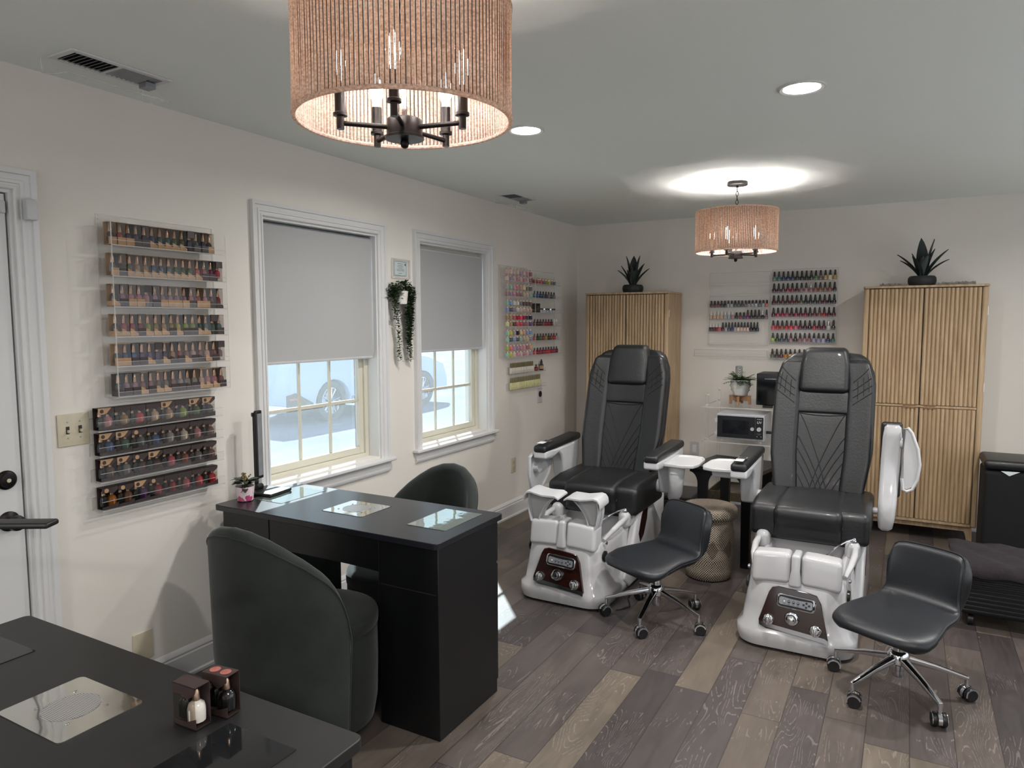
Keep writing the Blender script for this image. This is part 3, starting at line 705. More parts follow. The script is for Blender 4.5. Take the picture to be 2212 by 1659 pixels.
kindsA = ['kf kf kf df df kw kw kw kw kw dt df df kf','kf df kw kw kw kw kw kw kw kw kw kw df df dt','kw df kf kf dt df kf kf kf kf df kf kf dw dw',
 'kw kw kw df kw kw kw df kw df df kw kw dt df','kf kf df df kw dt kw dw df kw df dw kw df dt','dw df df kw df kw kw df df dw df kw kw kw df']
for r_, (cs, ks) in enumerate(zip(rowsA, kindsA)):
    cs = cs.split(); ks = ks.split(); n = len(cs)
    for i in range(n):
        cn = cs[i].replace('_',' ')
        put_y = ry0 + .022 + i*.0338
        putbox(ks[i], cn, (.052 + random.uniform(-.002,.003), put_y, Az[r_]+.001), random.uniform(-.03,.03), 'boxed %s polish, %s from left, %s shelf of tall left rack' % (cn, ORD[i], ORD[r_]), 'boxed polishes on the tall left rack')
# lower four ledges with twin-bottle boxes
A2 = [1.141,1.043,.943,.833]
def duo(dark):
    t_ = thing('duo_polish_box', 'x', 'nail polish', (0,0,-5)); w = .064; hh = .085
    card = DARKCARD
    b = MB(); b.box(-.018,-.0165,-w/2,w/2,0,hh); b.box(-.018,.018,-w/2,w/2,0,.0015); b.box(-.018,.018,-w/2,w/2,hh-.0015,hh)
    b.prism([(-w/2,hh-.022),(-.006,hh-.02),(.010,hh-.028),(w/2,hh-.012),(w/2,hh),(-w/2,hh)],'x',.0165,.018, mi=0)
    b.prism([(-w/2,.0),(w/2,0),(w/2,.022),(.008,.012),(-w/2,.010)],'x',.0165,.018)
    if dark == 0: b.prism([(-w/2,hh-.022),(-w/2,hh),(-.002,hh),(.020,hh),(.002,hh-.020),(-.01,hh-.024)],'x',.0181,.0186, mi=1)
    b.build('carton', [card, KRAFT], t_, smooth=0)
    if dark == 0:
        b = MB(); b.cyl((.0187,-.018,hh-.012),(.0191,-.018,hh-.012),.0075,n=18); b.build('round_logo', DARKCARD, t_)
    if dark == 2:
        b = MB(); b.cyl((.0187,-.015,hh-.012),(.0191,-.015,hh-.012),.0085,n=18); b.build('round_sticker', KRAFT, t_)
    b = MB(); b.box(.0168,.0172,-w/2+.001,w/2-.001,.001,hh-.001); b.build('clear_sleeve', SLEEVE, t_, smooth=0)
    b = prof_bottle(.028,.042); b.v = [(x*.9,y,z) for x,y,z in b.v]; o2 = b.build('dark_bottle', mat('dark_gel_bottle_%d' % dark, (34,40,46), .25, var=(26,31,36), vscale=30), t_, loc=(0,-.017,.010))
    taper_cap(.0080,.0068,.020).build('dark_bottle_cap', CAPR, t_, loc=(0,-.017,.052))
    b = prof_bottle(.035,.043); o = b.build('round_bottle', POLISH, t_, loc=(0,.014,.008)); o['tint'] = 1
    taper_cap(.0075,.0058,.022).build('round_bottle_cap', CAPR, o, loc=(0,0,.043))
    return t_
DUO = [duo(0), duo(1), duo(2)]; usedd = set()
rowsD = ['pink gold coral_red cream beige lime green dark_grey','blue sea_green steel blue silver milky_white pink taupe','taupe grey maroon brown rose copper grey taupe','amber bronze purple raspberry crimson rose coral_red bright_red']
kD = [[0,1,1,1,0,1,0,0],[0,0,2,1,1,1,1,1],[0,0,2,0,1,1,1,1],[2,2,0,2,1,1,1,1]]
for r_, z in enumerate(A2):
    rack('polish_ledge', '%s clear ledge of four below the tall left rack' % ['topmost','second','third','lowest'][r_], 0, 1.570, z, .565, .062, [0], .045, .034, 'x', group='clear ledges below the tall left rack', cat='shelf')
    for i, cn in enumerate(rowsD[r_].split()):
        cn = cn.replace('_',' '); k = kD[r_][i]; lab = 'twin %s polish box, %s from left, %s ledge under tall rack' % (cn, ORD[i], ['topmost','second','third','lowest'][r_])
        loc = (.035, 1.612+i*.0655, z+.001)
        if k not in usedd:
            usedd.add(k); o = DUO[k]; o.location = loc; o['label'] = lab
            for ch in o.children:
                if ch.get('tint'): ch.color = c4(cn)
        else: o = dup(DUO[k], loc, random.uniform(-.03,.03), lab, c4(cn))
        o['group'] = 'twin polish boxes on the four ledges'

# rack B near the corner
Bz = [1.866,1.750,1.630,1.520,1.401,1.285]
rack('polish_rack', 'clear six-tier rack crowded with pastel polish beyond the second window', 0, 4.70, 1.285, .46, .082, [z-1.285 for z in reversed(Bz)], .70, .02, 'x')
rack('polish_rack', 'clear six-tier rack of red and mixed polish nearest the room corner', 0, 5.17, 1.285, .50, .072, [z-1.285 for z in reversed(Bz)], .69, .02, 'x')
pB = ['blush blush blush blush lilac blush pink dusty_pink','blush lilac blush pink blush pink blush mauve','silver mint pink pink beige cream sage grey','dusty_pink lilac pink dusty_pink dusty_pink cream blush mint',
 'mint light_blue milky_white milky_white grey taupe taupe taupe','light_blue slate lavender milky_white blush blush blush blush','tan tan rose red bright_pink raspberry slate navy','pale_yellow tan brown bright_pink coral_red mauve dusty_pink violet',
 'mint yellow lavender black cream peach light_blue light_blue','mint slate light_blue slate mint beige cream lavender','lime coral lilac lilac pink pink dusty_pink peach','mint yellow blush pink blush pink blush lilac']
for r_ in range(12):
    tz = Bz[r_//2] + (.052 if r_ % 2 == 0 else .001)
    for i, cn in enumerate(pB[r_].split()):
        cn = cn.replace('_',' ')
        put('mini', cn, (.062, 4.728+i*.054, tz), 0, 'small %s polish, %s from left, %s row down the pastel rack' % (cn, ORD[i], ORD[r_]), 'small polishes on the pastel rack')
# small shelf boards carrying the upper row of each tier
for r_, z in enumerate(Bz):
    b = MB(); b.box(.034,.084,4.706,5.155,z+.0505,z+.0515); tag(b.build('shelf_riser', CLEAR, smooth=0), '%s clear riser strip inside the pastel polish rack' % ORD[r_], 'riser', 'clear risers in the pastel rack')
pC = [('mini','crimson rose bright_red taupe olive_gold yellow grey steel'),('mini_dark','teal blue navy slate indigo mauve slate grey'),None,('mini_dark','wine maroon dark_green rust crimson raspberry wine milky_white blush'),('mini_dark','rose dark_green green crimson gold dark_green rust red silver'),('mini_dark','bright_red crimson raspberry crimson red bright_red crimson raspberry wine')]
for r_, e_ in enumerate(pC):
    if not e_: continue
    for i, cn in enumerate(e_[1].split()):
        cn = cn.replace('_',' '); key = e_[0]
        if r_ == 3 and i > 6: key = 'mini_white'
        put(key, cn, (.045, 5.215+i*.052, Bz[r_]+.001), 0, '%s polish, %s from left, %s shelf of corner rack' % (cn, ORD[i], ORD[r_]), 'polishes on the corner rack')
    if r_ == 0:
        for i, cn in enumerate('wine rose pink olive_gold pale_yellow lime'.split()):
            cn = cn.replace('_',' '); put('mini', cn, (.020, 5.215+i*.06, Bz[0]+.001), 0, '%s polish, %s in the back file, top shelf of corner rack' % (cn, ORD[i]), 'polishes on the corner rack')
b = MB(); b.rbox((.045,5.24,Bz[2]+.038),(.04,.075,.075),.002,n=1); b.box(.0652,.0656,5.215,5.265,Bz[2]+.03,Bz[2]+.034,mi=1); b.box(.0652,.0656,5.222,5.258,Bz[2]+.045,Bz[2]+.048,mi=1)
tag(b.build('black_carton', [DARKPL, PANELGRAY]), 'small black carton on the third shelf of the corner rack', 'box')
for i in range(5):
    t_ = thing('cosmetic_jar', '%s silver and white jar beside black carton in the corner rack' % ORD[i], 'jar', (.045, 5.32+i*.060, Bz[2]+.001), group='jars in the corner rack')
    b = MB(); b.lathe([(.018,0),(.020,.003),(.020,.020),(.018,.023)], 16); b.build('jar_body', mat('jar_glass_%d' % i, (190,192,196), .2, var=(176,178,184), vscale=20), t_)
    b = MB(); b.lathe([(.020,.023),(.020,.034),(.018,.036)], 16); b.build('lid', CAPS if i % 2 else CAPB, t_)
# two small ledges C
rack('polish_ledge', 'short clear ledge of white tubes under the pastel rack', 0, 4.815, 1.145, .60, .050, [0], .05, .022, 'x', cat='shelf')
rack('polish_ledge', 'short clear ledge of cream tubes above the round socket', 0, 4.815, 1.020, .60, .050, [0], .05, .022, 'x', cat='shelf')
for i in range(15):
    put('tube_white', 'milky white', (.027, 4.845+i*.0262, 1.147), 0, 'white tube with olive gold cap, %s on the upper short ledge' % ORD[i], 'white tubes on the upper short ledge')
put('mini_dark', 'crimson', (.030, 5.270, 1.147), 0, 'dark red polish bottle at the end of the white tubes', 'polish on the upper short ledge')
t_ = thing('dropper_bottle', 'black capped oil bottle standing alone right of the white tubes', 'bottle', (.028, 5.372, 1.147))
b = MB(); b.lathe([(.017,0),(.018,.003),(.018,.045),(.010,.056),(.010,.060)], 16); b.build('bottle_body', DARKPL, t_)
b = MB(); b.lathe([(.0184,.012),(.0184,.040)], 16, cap=False); b.build('bottle_label', KRAFT, t_)
b = MB(); b.lathe([(.011,.060),(.011,.074),(.007,.078),(.006,.092)], 14); b.build('cap', CAPB, t_)
for i in range(20):
    put('tube_cream', 'pale yellow', (.027, 4.843+i*.0262, 1.022), 0, 'pale yellow tube with olive gold cap, %s on the lower short ledge' % ORD[i], 'cream tubes on the lower short ledge')

# back wall racks (face -y)
Rz = [1.878,1.783,1.687,1.587,1.484,1.382]
rack('polish_rack', 'full six-tier clear rack on the back wall right of the empty one', 1.740, RY1, 1.382, .492, .050, [z-1.382 for z in reversed(Rz)], .59, .010, 'y')
rowsR = ['sage teal navy navy navy black plum_black black dark_green green taupe gold cream gold','dark_cherry plum maroon crimson crimson wine mauve dusty_pink mauve copper copper bronze rust dark_cherry',
 'burgundy plum maroon plum burgundy burgundy olive black charcoal charcoal brown maroon black plum_black','maroon raspberry raspberry dusty_rose maroon crimson burgundy crimson plum wine copper red maroon wine',
 'coral_red red rust red bright_red rose wine plum dark_cherry red wine burgundy clear dark_grey','lime forest_green slate slate mauve plum mauve dusty_pink mauve lavender lavender pale_lilac indigo sea_green']
for r_, cs in enumerate(rowsR):
    for i, cn in enumerate(cs.split()):
        cn = cn.replace('_',' '); sil = (r_, i) in ((1,8),(4,12))
        put('round_silver' if sil else 'round', cn, (1.760+i*.0347, RY1-.028, Rz[r_]+.001), 0, '%s polish, %s from left, %s shelf of full back rack' % (cn, ORD[i], ORD[r_]), 'round polishes on the full back rack')
rack('polish_ledge', 'single clear ledge of amber polishes below the full back rack', 1.740, RY1, 1.252, .492, .050, [0], .05, .010, 'y', cat='shelf')
for i, cn in enumerate('grey_green brown maroon amber yellow_gold orange yellow_gold amber'.split()):
    cn = cn.replace('_',' '); put('round', cn, (1.760+i*.0347, RY1-.028, 1.253), 0, '%s polish, %s from left on the single ledge below' % (cn, ORD[i]), 'polishes on the single back ledge')
Lz = [1.862,1.767,1.671,1.572,1.470,1.362]
rack('polish_rack', 'half empty clear rack on the back wall above the fern', 1.236, RY1, 1.362, .492, .050, [z-1.362 for z in reversed(Lz)], .60, .010, 'y', lens=[.492,.40,.492,.492,.492,.492])
rack('polish_ledge', 'long empty clear ledge on the back wall above the fern', 1.115, RY1, 1.262, .60, .050, [0], .05, .020, 'y', cat='shelf')
L1 = 'maroon maroon crimson black black silver silver slate slate dark_green taupe silver silver clear steel silver coral'.split()
for i, cn in enumerate(L1):
    cn = cn.replace('_',' '); put('slim', cn, (1.256+i*.0282, RY1-.026, Lz[2]+.001), 0, 'small %s bottle, %s from left, upper row of half empty rack' % (cn, ORD[i]), 'bottles on the half empty rack')
L2 = [('slim_white','beige')]*4+[('slim_white','silver')]*2+[('slim_white','dusty_pink'),('slim','black'),('slim','crimson'),('slim','navy'),('slim_tall','magenta'),('slim_tall','black'),('slim_tall','charcoal'),('slim_tall','charcoal'),('slim_silver','black'),('slim_tall','mauve')]
for i, (k, cn) in enumerate(L2):
    cn = cn.replace('_',' '); put(k, cn, (1.256+i*.0300, RY1-.026, Lz[3]+.001), 0, '%s bottle, %s from left, middle row of half empty rack' % (cn, ORD[i]), 'bottles on the half empty rack')
L3 = [('slim_white','charcoal'),('slim_white','wine'),('slim_white','wine'),('slim_white','rose')]+[('slim_tall',c) for c in 'maroon silver slate indigo pale_lilac cream blush blush blush black black charcoal'.split()]
for i, (k, cn) in enumerate(L3):
    cn = cn.replace('_',' '); put(k, cn, (1.254+i*.0255, RY1-.026, Lz[4]+.001), 0, '%s bottle, %s from left, lowest row of half empty rack' % (cn, ORD[i]), 'bottles on the half empty rack')

# ------------------------------------------------------------------ manicure desks
def desk(label, x0, x1, y0, y1, top_m, body_m, plates, vent_i, peds=True):
    d = thing('manicure_desk', label, 'desk', (x0, y0, 0)); W, D = x1-x0, y1-y0
    zt = .760
    # table top with cut-outs is modelled as a slab; inset plates sit flush in shallow frames
    b = MB(); pts = rrect(W/2, D/2, .018, 4, (W/2, D/2)); b.prism(pts, 'z', zt-.024, zt); b.build('tabletop', top_m, d, bevel=.002)
    o = .016
    if peds:
        for a, c in ((.02,.30),(W-.294,W-.016)):
            b = MB(); b.box(a, c, .030, D-.03, 0, zt-.024); pd = b.build('pedestal', body_m, d, bevel=.002)
            b = MB(); b.box(a+.004, c-.004, D-.03, D-.014, .05, .55); pdd = b.build('pedestal_door', body_m, pd, bevel=.002)
            b = MB(); b.box(a+.004, c-.004, D-.03, D-.014, .56, zt-.03); b.build('drawer', body_m, pd, bevel=.002)
            b = MB(); b.cyl(((a+c)/2, D-.014, .64), ((a+c)/2, D+.004, .64), .010); b.build('drawer_knob', BLACKM, pdd)
            b = MB(); b.box(a+.012, c-.012, .0285, .030, .556, .560); b.build('panel_groove', GASKET, pd)
        b = MB(); n = 20; a, c = .30, W-.294
        low = [(a+(c-a)*i/n, .606 - .006*abs(2*i/n-1)**3) for i in range(n+1)]
        b.prism(low + [(c, zt-.024), (a, zt-.024)], 'y', .034, .050); b.build('apron', body_m, d)
    for i, (px0, px1, py0, py1) in enumerate(plates):
        cx, cy, hx, hy = (px0+px1)/2-x0, (py0+py1)/2-y0, (px1-px0)/2, (py1-py0)/2
        b = MB(); b.prism(rrect(hx+.002, hy+.002, .006, 3), 'z', zt-.0002, zt+.0002); b.build('inset_gap', GASKET, d, loc=(cx,cy,0))
        if i == vent_i:
            b = MB(); b.prism(rrect(hx, hy, .012, 3), 'z', zt+.0002, zt+.0016); p = b.build('vent_plate', STEEL, d, loc=(cx,cy,0))
            b = MB(); re = min(hx, hy)*.62; b.prism(circ(re, 40), 'z', zt+.0016, zt+.0019); g = b.build('vent_grille', PERF, p, loc=(0,0,0))
            b = MB(); b.tube([(re*math.cos(2*PI*k/40), re*math.sin(2*PI*k/40), zt+.0018) for k in range(40)], .0008, 6, closed=True); b.build('grille_rim', CHROME, p)
            b = MB()
            for a in (35, 145, 215, 325): b.sphere((re*1.28*math.cos(R(a)), re*1.28*math.sin(R(a)), zt+.0018), .0042, 10, 6, sc=(1,1,.4))
            b.build('plate_screws', CHROME, p)
        else:
            b = MB(); b.prism(rrect(hx, hy, .003, 2), 'z', zt+.0002, zt+.0016); b.build('glass_plate', MIRRORG if top_m is DESKTOP else GLASSD, d, loc=(cx,cy,0))
    return d
def perf_mat():
    t = NT('perforated_steel'); tc = t.n('TexCoord').outputs['Object']
    v = t.n('TexVoronoi', {'Vector': t.n('Mapping', {'Vector': tc, 'Scale': (1,1,0)}).outputs[0], 'Scale': 260.0, 'Randomness': 0.0}).outputs['Distance']
    f = t.n('Math', {0: v, 1: .32}, operation='LESS_THAN').outputs[0]
    c = t.n('MixRGB', {'Fac': f, 'Color1': lin((196,194,192)), 'Color2': lin((22,22,24))}).outputs[0]
    return t.surf(bs(t, {'Base Color': c, 'Roughness': .3, 'Metallic': .6}).outputs[0])
PERF = perf_mat()
def mirror_glass(name, c, r=.03, mtl=1.0, bump=.12):
    return mat(name, c, r, mtl, bump=bump, bscale=7)
MIRRORG = mirror_glass('reflective_glass_plate', (165,178,172), .02, .85, .10)
GLASSD = mat('dark_glass_plate', (20,21,22), .05, 0, spec=.35, coat=0, var=(26,27,29), vscale=3)
desk('black manicure desk by the window with kalanchoe and folded lamp on it', .105, 1.290, 2.035, 2.515, DESKTOP, DESK, [(.172,.355,2.185,2.455),(.594,.812,2.185,2.378),(1.040,1.222,2.188,2.458)], 1)
desk('dark manicure desk in the foreground with twin polish boxes on it', .665, 1.850, .515, 1.000, DESK2, DESK, [(.730,.914,.62,.890),(1.140,1.365,.698,.872),(1.587,1.770,.60,.903)], 1)
# twin polish boxes on the near desk
PAPR = mat('red_sticker', (158,92,84), .5, var=(142,80,72), vscale=60)
for i, (px, py, cc, lab, rot) in enumerate(((1.522,.868,'milky white','twin polish box with white bottle, standing in front on near desk',-88),(1.538,.925,'black','twin polish box with two red stickers, behind on the near desk',-84))):
    o = dup(DUO[1], (px, py, .762), R(rot), lab, c4(cc)); o['group'] = 'twin polish boxes on the near desk'
    if i == 1:
        for s_ in (-.014,.014):
            b = MB(); b.cyl((.0,s_,.0852),(.0,s_,.0858),.011,n=18); b.build('round_sticker', PAPR, o)

# LED desk lamp, folded upright
def led_lamp(label, x, y, z, rz, folded):
    t_ = thing('desk_lamp', label, 'lamp', (x,y,z), rz)
    b = MB(); b.rbox((0,0,.008),(.15,.15,.014),.006,n=1); b.build('lamp_base', DARKPL, t_)
    b = MB(); b.cyl((-.055,-.018,.025),(-.055,.018,.025),.014,n=16); b.build('base_hinge', DARKPL, t_)
    if folded:
        b = MB(); b.rbox((-.067,0,.195),(.010,.022,.34),.004,n=1); b.build('lamp_arm', DARKPL, t_)
        b = MB(); b.cyl((-.070,-.014,.365),(-.056,.014,.365),.010,n=14); b.build('head_hinge', DARKPL, t_)
        b = MB(); b.rbox((-.048,0,.225),(.016,.042,.32),.006,n=1); b.build('lamp_head', DARKPL, t_)
        b = MB(); b.box(-.0395,-.0390,-.014,.014,.08,.37); b.build('diffuser', PANELGRAY, t_)
    else:
        b = MB(); b.rbox((-.055,0,.158),(.012,.024,.27),.004,n=1); b.build('lamp_arm', DARKPL, t_)
        b = MB(); b.cyl((-.055,-.016,.300),(-.055,.016,.300),.010,n=14); b.build('head_hinge', DARKPL, t_)
        b = MB(); b.rbox((.125,0,.312),(.38,.050,.014),.006,n=1); b.build('lamp_head', DARKPL, t_)
        b = MB(); b.box(-.03,.29,-.015,.015,.3045,.3050); b.build('diffuser', PANELGRAY, t_)
    return t_
led_lamp('black folded desk lamp standing upright beside the kalanchoe', .150, 2.300, .761, R(8), True)
led_lamp('black desk lamp on the near desk, its flat head reaching in from the left', .690, .765, .7615, R(30), False)

def leaf_blade(b, base, direction, up, L, w, curl=.2, n=5, mi=0, fold=.15):
    d = Vector(direction).normalized(); u = Vector(up); u = (u - d*u.dot(d)).normalized(); s_ = d.cross(u); base = Vector(base)
    rings = []
    for i in range(n+1):
        t_ = i/n; ww = w*math.sin(PI*min(1, .12+t_*.88))**.8 * .5 if i < n else .0004
        c = base + d*L*t_ - u*(curl*L*t_*t_)
        rings.append([tuple(c - s_*ww + u*ww*fold), tuple(c), tuple(c + s_*ww + u*ww*fold)])
    b.loft(rings, mi, cap=False, closed=False)
# potted kalanchoe
t_ = thing('potted_kalanchoe', 'small kalanchoe in a pink flowered pot on desk corner', 'plant', (.170, 2.150, .761))
def flower_pot_mat():
    t = NT('pink_floral_pot'); tc = t.n('TexCoord').outputs['Object']
    v = t.n('TexVoronoi', {'Vector': tc, 'Scale': 32.0}).outputs
    n_ = t.n('TexNoise', {'Vector': tc, 'Scale': 60.0}).outputs[0]
    f = t.n('Math', {0: v['Distance'], 1: t.n('Math', {0: n_, 1: .9}, operation='MULTIPLY').outputs[0]}, operation='LESS_THAN').outputs[0]
    rp = t.n('ValToRGB', {'Fac': t.n('SeparateColor', {0: v['Color']}).outputs[0]}); e = rp.color_ramp.elements
    e[0].color = lin((170,60,110)); e[1].color = lin((120,80,140)); k = e.new(.5); k.color = lin((214,120,150))
    c = t.n('MixRGB', {'Fac': f, 'Color1': lin((226,206,210)), 'Color2': rp.outputs[0]}).outputs[0]
    return t.surf(bs(t, {'Base Color': c, 'Roughness': .3}).outputs[0])
b = MB(); b.lathe([(.030,0),(.034,.003),(.041,.062),(.042,.066),(.038,.066),(.036,.055)], 28); b.build('flower_pot', flower_pot_mat(), t_)
b = MB(); b.lathe([(.036,.054),(.0361,.056)], 20); b.build('soil', SOIL, t_)
b = MB()
for i in range(34):
    a = random.uniform(0,2*PI); el = random.uniform(.0,1.1); L_ = random.uniform(.035,.058); h_ = .062+random.uniform(0,.035)
    leaf_blade(b, (.010*math.cos(a),.010*math.sin(a),h_), (math.cos(a)*math.cos(el),math.sin(a)*math.cos(el),math.sin(el)*.6), (0,0,1), L_, .028, .35, 5)
b.build('leaves', mat('kalanchoe_leaf', (50,68,44), .4, var=(32,46,32), vscale=40), t_)
b = MB()
for i in range(26):
    a = random.uniform(0,2*PI); rr = random.uniform(0,.028); b.sphere((rr*math.cos(a), rr*math.sin(a), .112+random.uniform(-.008,.014)-rr*.3), .0042, 6, 4)
    if i % 4 == 0: b.cyl((0,0,.06),(rr*math.cos(a), rr*math.sin(a), .110),.0012,n=5)
b.build('flower_buds', mat('dried_buds', (140,128,84), .7, var=(110,90,58), vscale=60), t_)

# ------------------------------------------------------------------ tub chairs
def tub_chair(label, cx, cy, face, m, hb=.868):
    t_ = thing('tub_chair', label, 'chair', (cx,cy,0), R(face-90))
    A = 84.0
    prof_h = [(0,.0),(14,-.008),(28,-.033),(40,-.068),(52,-.110),(64,-.163),(70,-.198),(74,-.232),(78,-.280),(81,-.335),(83,-.40),(84,-.46)]
    def hh(d):
        d = abs(d)
        for (d0,h0),(d1,h1) in zip(prof_h, prof_h[1:]):
            if d <= d1: return hb + h0 + (h1-h0)*(d-d0)/(d1-d0)
        return hb + prof_h[-1][1]
    n = 56; rings = []; ds = [-A + 2*A*i/n for i in range(n+1)]
    ds = sorted(set([round(x,3) for x in ds] + [sg*x for sg in (-1,1) for x in (79.5,81,82,83,83.6)]))
    TK = .050
    for d in ds:
        a = -PI/2 + R(d); h = hh(d); tt = abs(d)/A
        k = 1.0 if tt < .965 else math.sqrt(max(0, 1-((tt-.965)/.035)**2))*.8+.2
        tk = TK*k; ring = []
        for z, ro in ((.012,.268),(.03,.274),(.25,.288),(.38,.294),(h-.030,.300)): ring.append((ro-(TK-tk)/2, z))
        for q in range(7):
            w = PI*q/6; ring.append((.300-TK/2+ (tk/2)*math.cos(w), h-.030+.030*math.sin(w)))
        for z, ro in ((h-.04,.300-TK),(.38,.244),(.25,.238),(.03,.224),(.012,.22)): ring.append((ro+(TK-tk)/2, z))
        rings.append([(r_*math.cos(a), r_*math.sin(a), z) for r_, z in ring])
    b = MB(); b.loft(rings); b.build('shell_back', m, t_, smooth=60)
    b = MB(); pts = []
    for i in range(61):
        d = -A*.985 + 2*A*.985*i/60; a = -PI/2+R(d); pts.append((.3015*math.cos(a), .3015*math.sin(a), hh(d)-.026))
    a0 = -PI/2-R(A*.985); a1 = -PI/2+R(A*.985)
    pts = [(.272*math.cos(a0),.272*math.sin(a0),.02)] + pts + [(.272*math.cos(a1),.272*math.sin(a1),.02)]
    b.tube(pts, .0020, 6); b.build('piping', m, t_)
    oy = .100
    b = MB(); b.lathe([(.190,.015),(.210,.022),(.224,.10),(.230,.25),(.229,.392)], 44, c=(0,oy,0)); b.build('seat_base', m, t_, smooth=60)
    b = MB(); b.lathe([(.10,.39),(.229,.392),(.233,.400),(.234,.425),(.228,.440),(.210,.449),(.14,.455),(.05,.457)], 44, c=(0,oy,0)); b.build('seat_cushion', m, t_, smooth=60)
    b = MB(); b.tube([(.2305*math.cos(2*PI*i/48), oy+.2305*math.sin(2*PI*i/48), .392) for i in range(48)], .0022, 6, closed=True); b.build('seat_seam', m, t_)
    b = MB(); b.lathe([(.19,0),(.20,.015)], 32, c=(0,.05,0)); b.build('plinth', DARKPL, t_)
    return t_
tub_chair('dark green velvet tub chair in front of the black desk, back to the camera', .775, 1.862, 90, VELVET)
tub_chair('dark green velvet tub chair behind the black desk under the window', .745, 2.620, -100, VELVET, .858)
tub_chair('bright green velvet chair just showing at the bottom right corner', 3.155, 1.47, 200, VELVET2, .80)

# ------------------------------------------------------------------ fluted oak cabinets
def cabinet(label, x0, W, yf=5.75, hh=1.80):
    t_ = thing('storage_cabinet', label, 'cabinet', (x0, yf, 0)); D = .385; zf = .125; pw = .036
    b = MB(); b.box(0, W, .018, D, zf, hh-.016)
    for a in (0, W-pw): b.rbox((a+pw/2,.017,(zf+hh-.016)/2),(pw,.034,hh-.016-zf),.012,n=1)
    b.box(pw, W-pw, .0, .02, zf, zf+.022); b.box(pw, W-pw, .0, .02, .945, .962); b.build('carcass', OAK, t_, bevel=.003)
    b = MB(); b.prism(rrect(W/2+.006, D/2+.008, .02, 4, (W/2, D/2)), 'z', hh-.016, hh); b.build('cabinet_top', OAK, t_, bevel=.003)
    b = MB(); b.box(pw, W-pw, .012, .018, zf+.022, hh-.018); b.build('shadow_gap', GASKET, t_)
    xm = W/2
    for (za, zb_) in ((zf+.026, .942),(.966, hh-.022)):
        for (xa, xb) in ((pw+.003, xm-.003),(xm+.003, W-pw-.003)):
            N = 13; S = 8; b = MB(); fr = []; w = xb-xa
            for i in range(N*S+1):
                ph = (i % S)/S; x = xa + w*i/(N*S)
                fr.append((x, -.008 + .013*(1-abs(math.sin(PI*ph))**.65)))
            rings = [[(x, y, z) for x, y in fr] + [(xb, .012, z), (xa, .012, z)] for z in (za, zb_)]
            b.loft(rings); dr = b.build('door', OAK, t_, smooth=50)
            up = za > .9; zh = za-.0 if up else zb_+.0
            xh = xb-.10 if xa < .1 else xa+.02
            b = MB(); b.box(xh, xh+.08, -.013, .0, zh-.004 if up else zh-.002, zh+.001 if up else zh+.003); b.build('edge_pull', WALNUT, dr)
    for lx in (.05, W-.05):
        for ly in (.04, D-.05):
            s1 = 1 if lx > W/2 else -1
            b = MB(); b.loft([[(lx+s1*.015-.014, ly-.014, 0),(lx+s1*.015+.014, ly-.014, 0),(lx+s1*.015+.014, ly+.014, 0),(lx+s1*.015-.014, ly+.014, 0)],
                              [(lx-.024, ly-.022, zf),(lx+.024, ly-.022, zf),(lx+.024, ly+.022, zf),(lx-.024, ly+.022, zf)]]); b.build('leg', OAK, t_)
    b = MB(); b.box(.03, W-.03, .025, .05, zf-.035, zf); b.build('front_rail', OAK, t_)
    for hz in (1.62, 1.10):
        b = MB(); b.cyl((W+.001,.024,hz-.03),(W+.001,.024,hz+.03),.003,n=8); b.build('hinge', CHROME, t_)
    return t_
cabinet('light oak fluted cabinet in the corner behind the left pedicure chair', .267, .735)
cabinet('light oak fluted cabinet on the right with plastic wrap on top', 2.440, .752)
def agave(label, x, y, z, spec):
    t_ = thing('potted_plant', label, 'plant', (x,y,z), group='faux agaves on the cabinets')
    b = MB(); b.lathe([(.070,0),(.082,.006),(.090,.03),(.088,.055),(.078,.068),(.068,.068),(.064,.058),(.0,.058)][:-1], 28); b.lathe([(.064,.056),(.0645,.058)],20); b.build('round_pot', DARKPOT, t_)
    for (a, lean, L_, w) in spec:
        b = MB(); n = 9; rings = []; a = R(a); d = Vector((math.cos(a), math.sin(a), 0)); s_ = Vector((-math.sin(a), math.cos(a), 0))
        for i in range(n+1):
            q = i/n; ww = w/2*(math.sin(PI*(.16+.84*q))**.75 if q < 1 else .01); out = math.sin(lean)*L_*(q**1.25)
            c = d*(.018+out) + Vector((0,0,.055+math.cos(lean*(.85+.3*q))*L_*q))
            nrm = (Vector((0,0,1))*math.sin(lean) - d*math.cos(lean))
            rings.append([tuple(c-s_*ww-nrm*ww*-.35), tuple(c - nrm*.004), tuple(c+s_*ww-nrm*ww*-.35), tuple(c+nrm*.001)])
        b.loft(rings); b.build('leaf', LEAF, t_, smooth=70)
    return t_
agave('spiky dark agave in charcoal pot on the left corner cabinet', .640, 5.905, 1.801, [(95,.05,.265,.085),(180,.16,.265,.066),(0,.16,.265,.064),(200,.42,.20,.058),(-15,.46,.22,.062),(178,.66,.20,.044),(2,.66,.205,.042),(-90,.20,.15,.075),(-120,.32,.15,.068),(-50,.32,.15,.068),(250,.1,.19,.075)])
agave('spiky dark agave in charcoal pot on the right cabinet with wrap', 2.800, 5.865, 1.801, [(120,.05,.285,.090),(8,.17,.275,.058),(25,.28,.215,.060),(-10,.58,.245,.060),(186,.66,.235,.048),(196,.74,.19,.040),(-5,.78,.20,.042),(172,.28,.185,.062),(-90,.18,.16,.075),(-60,.28,.17,.064),(220,.42,.17,.064)])
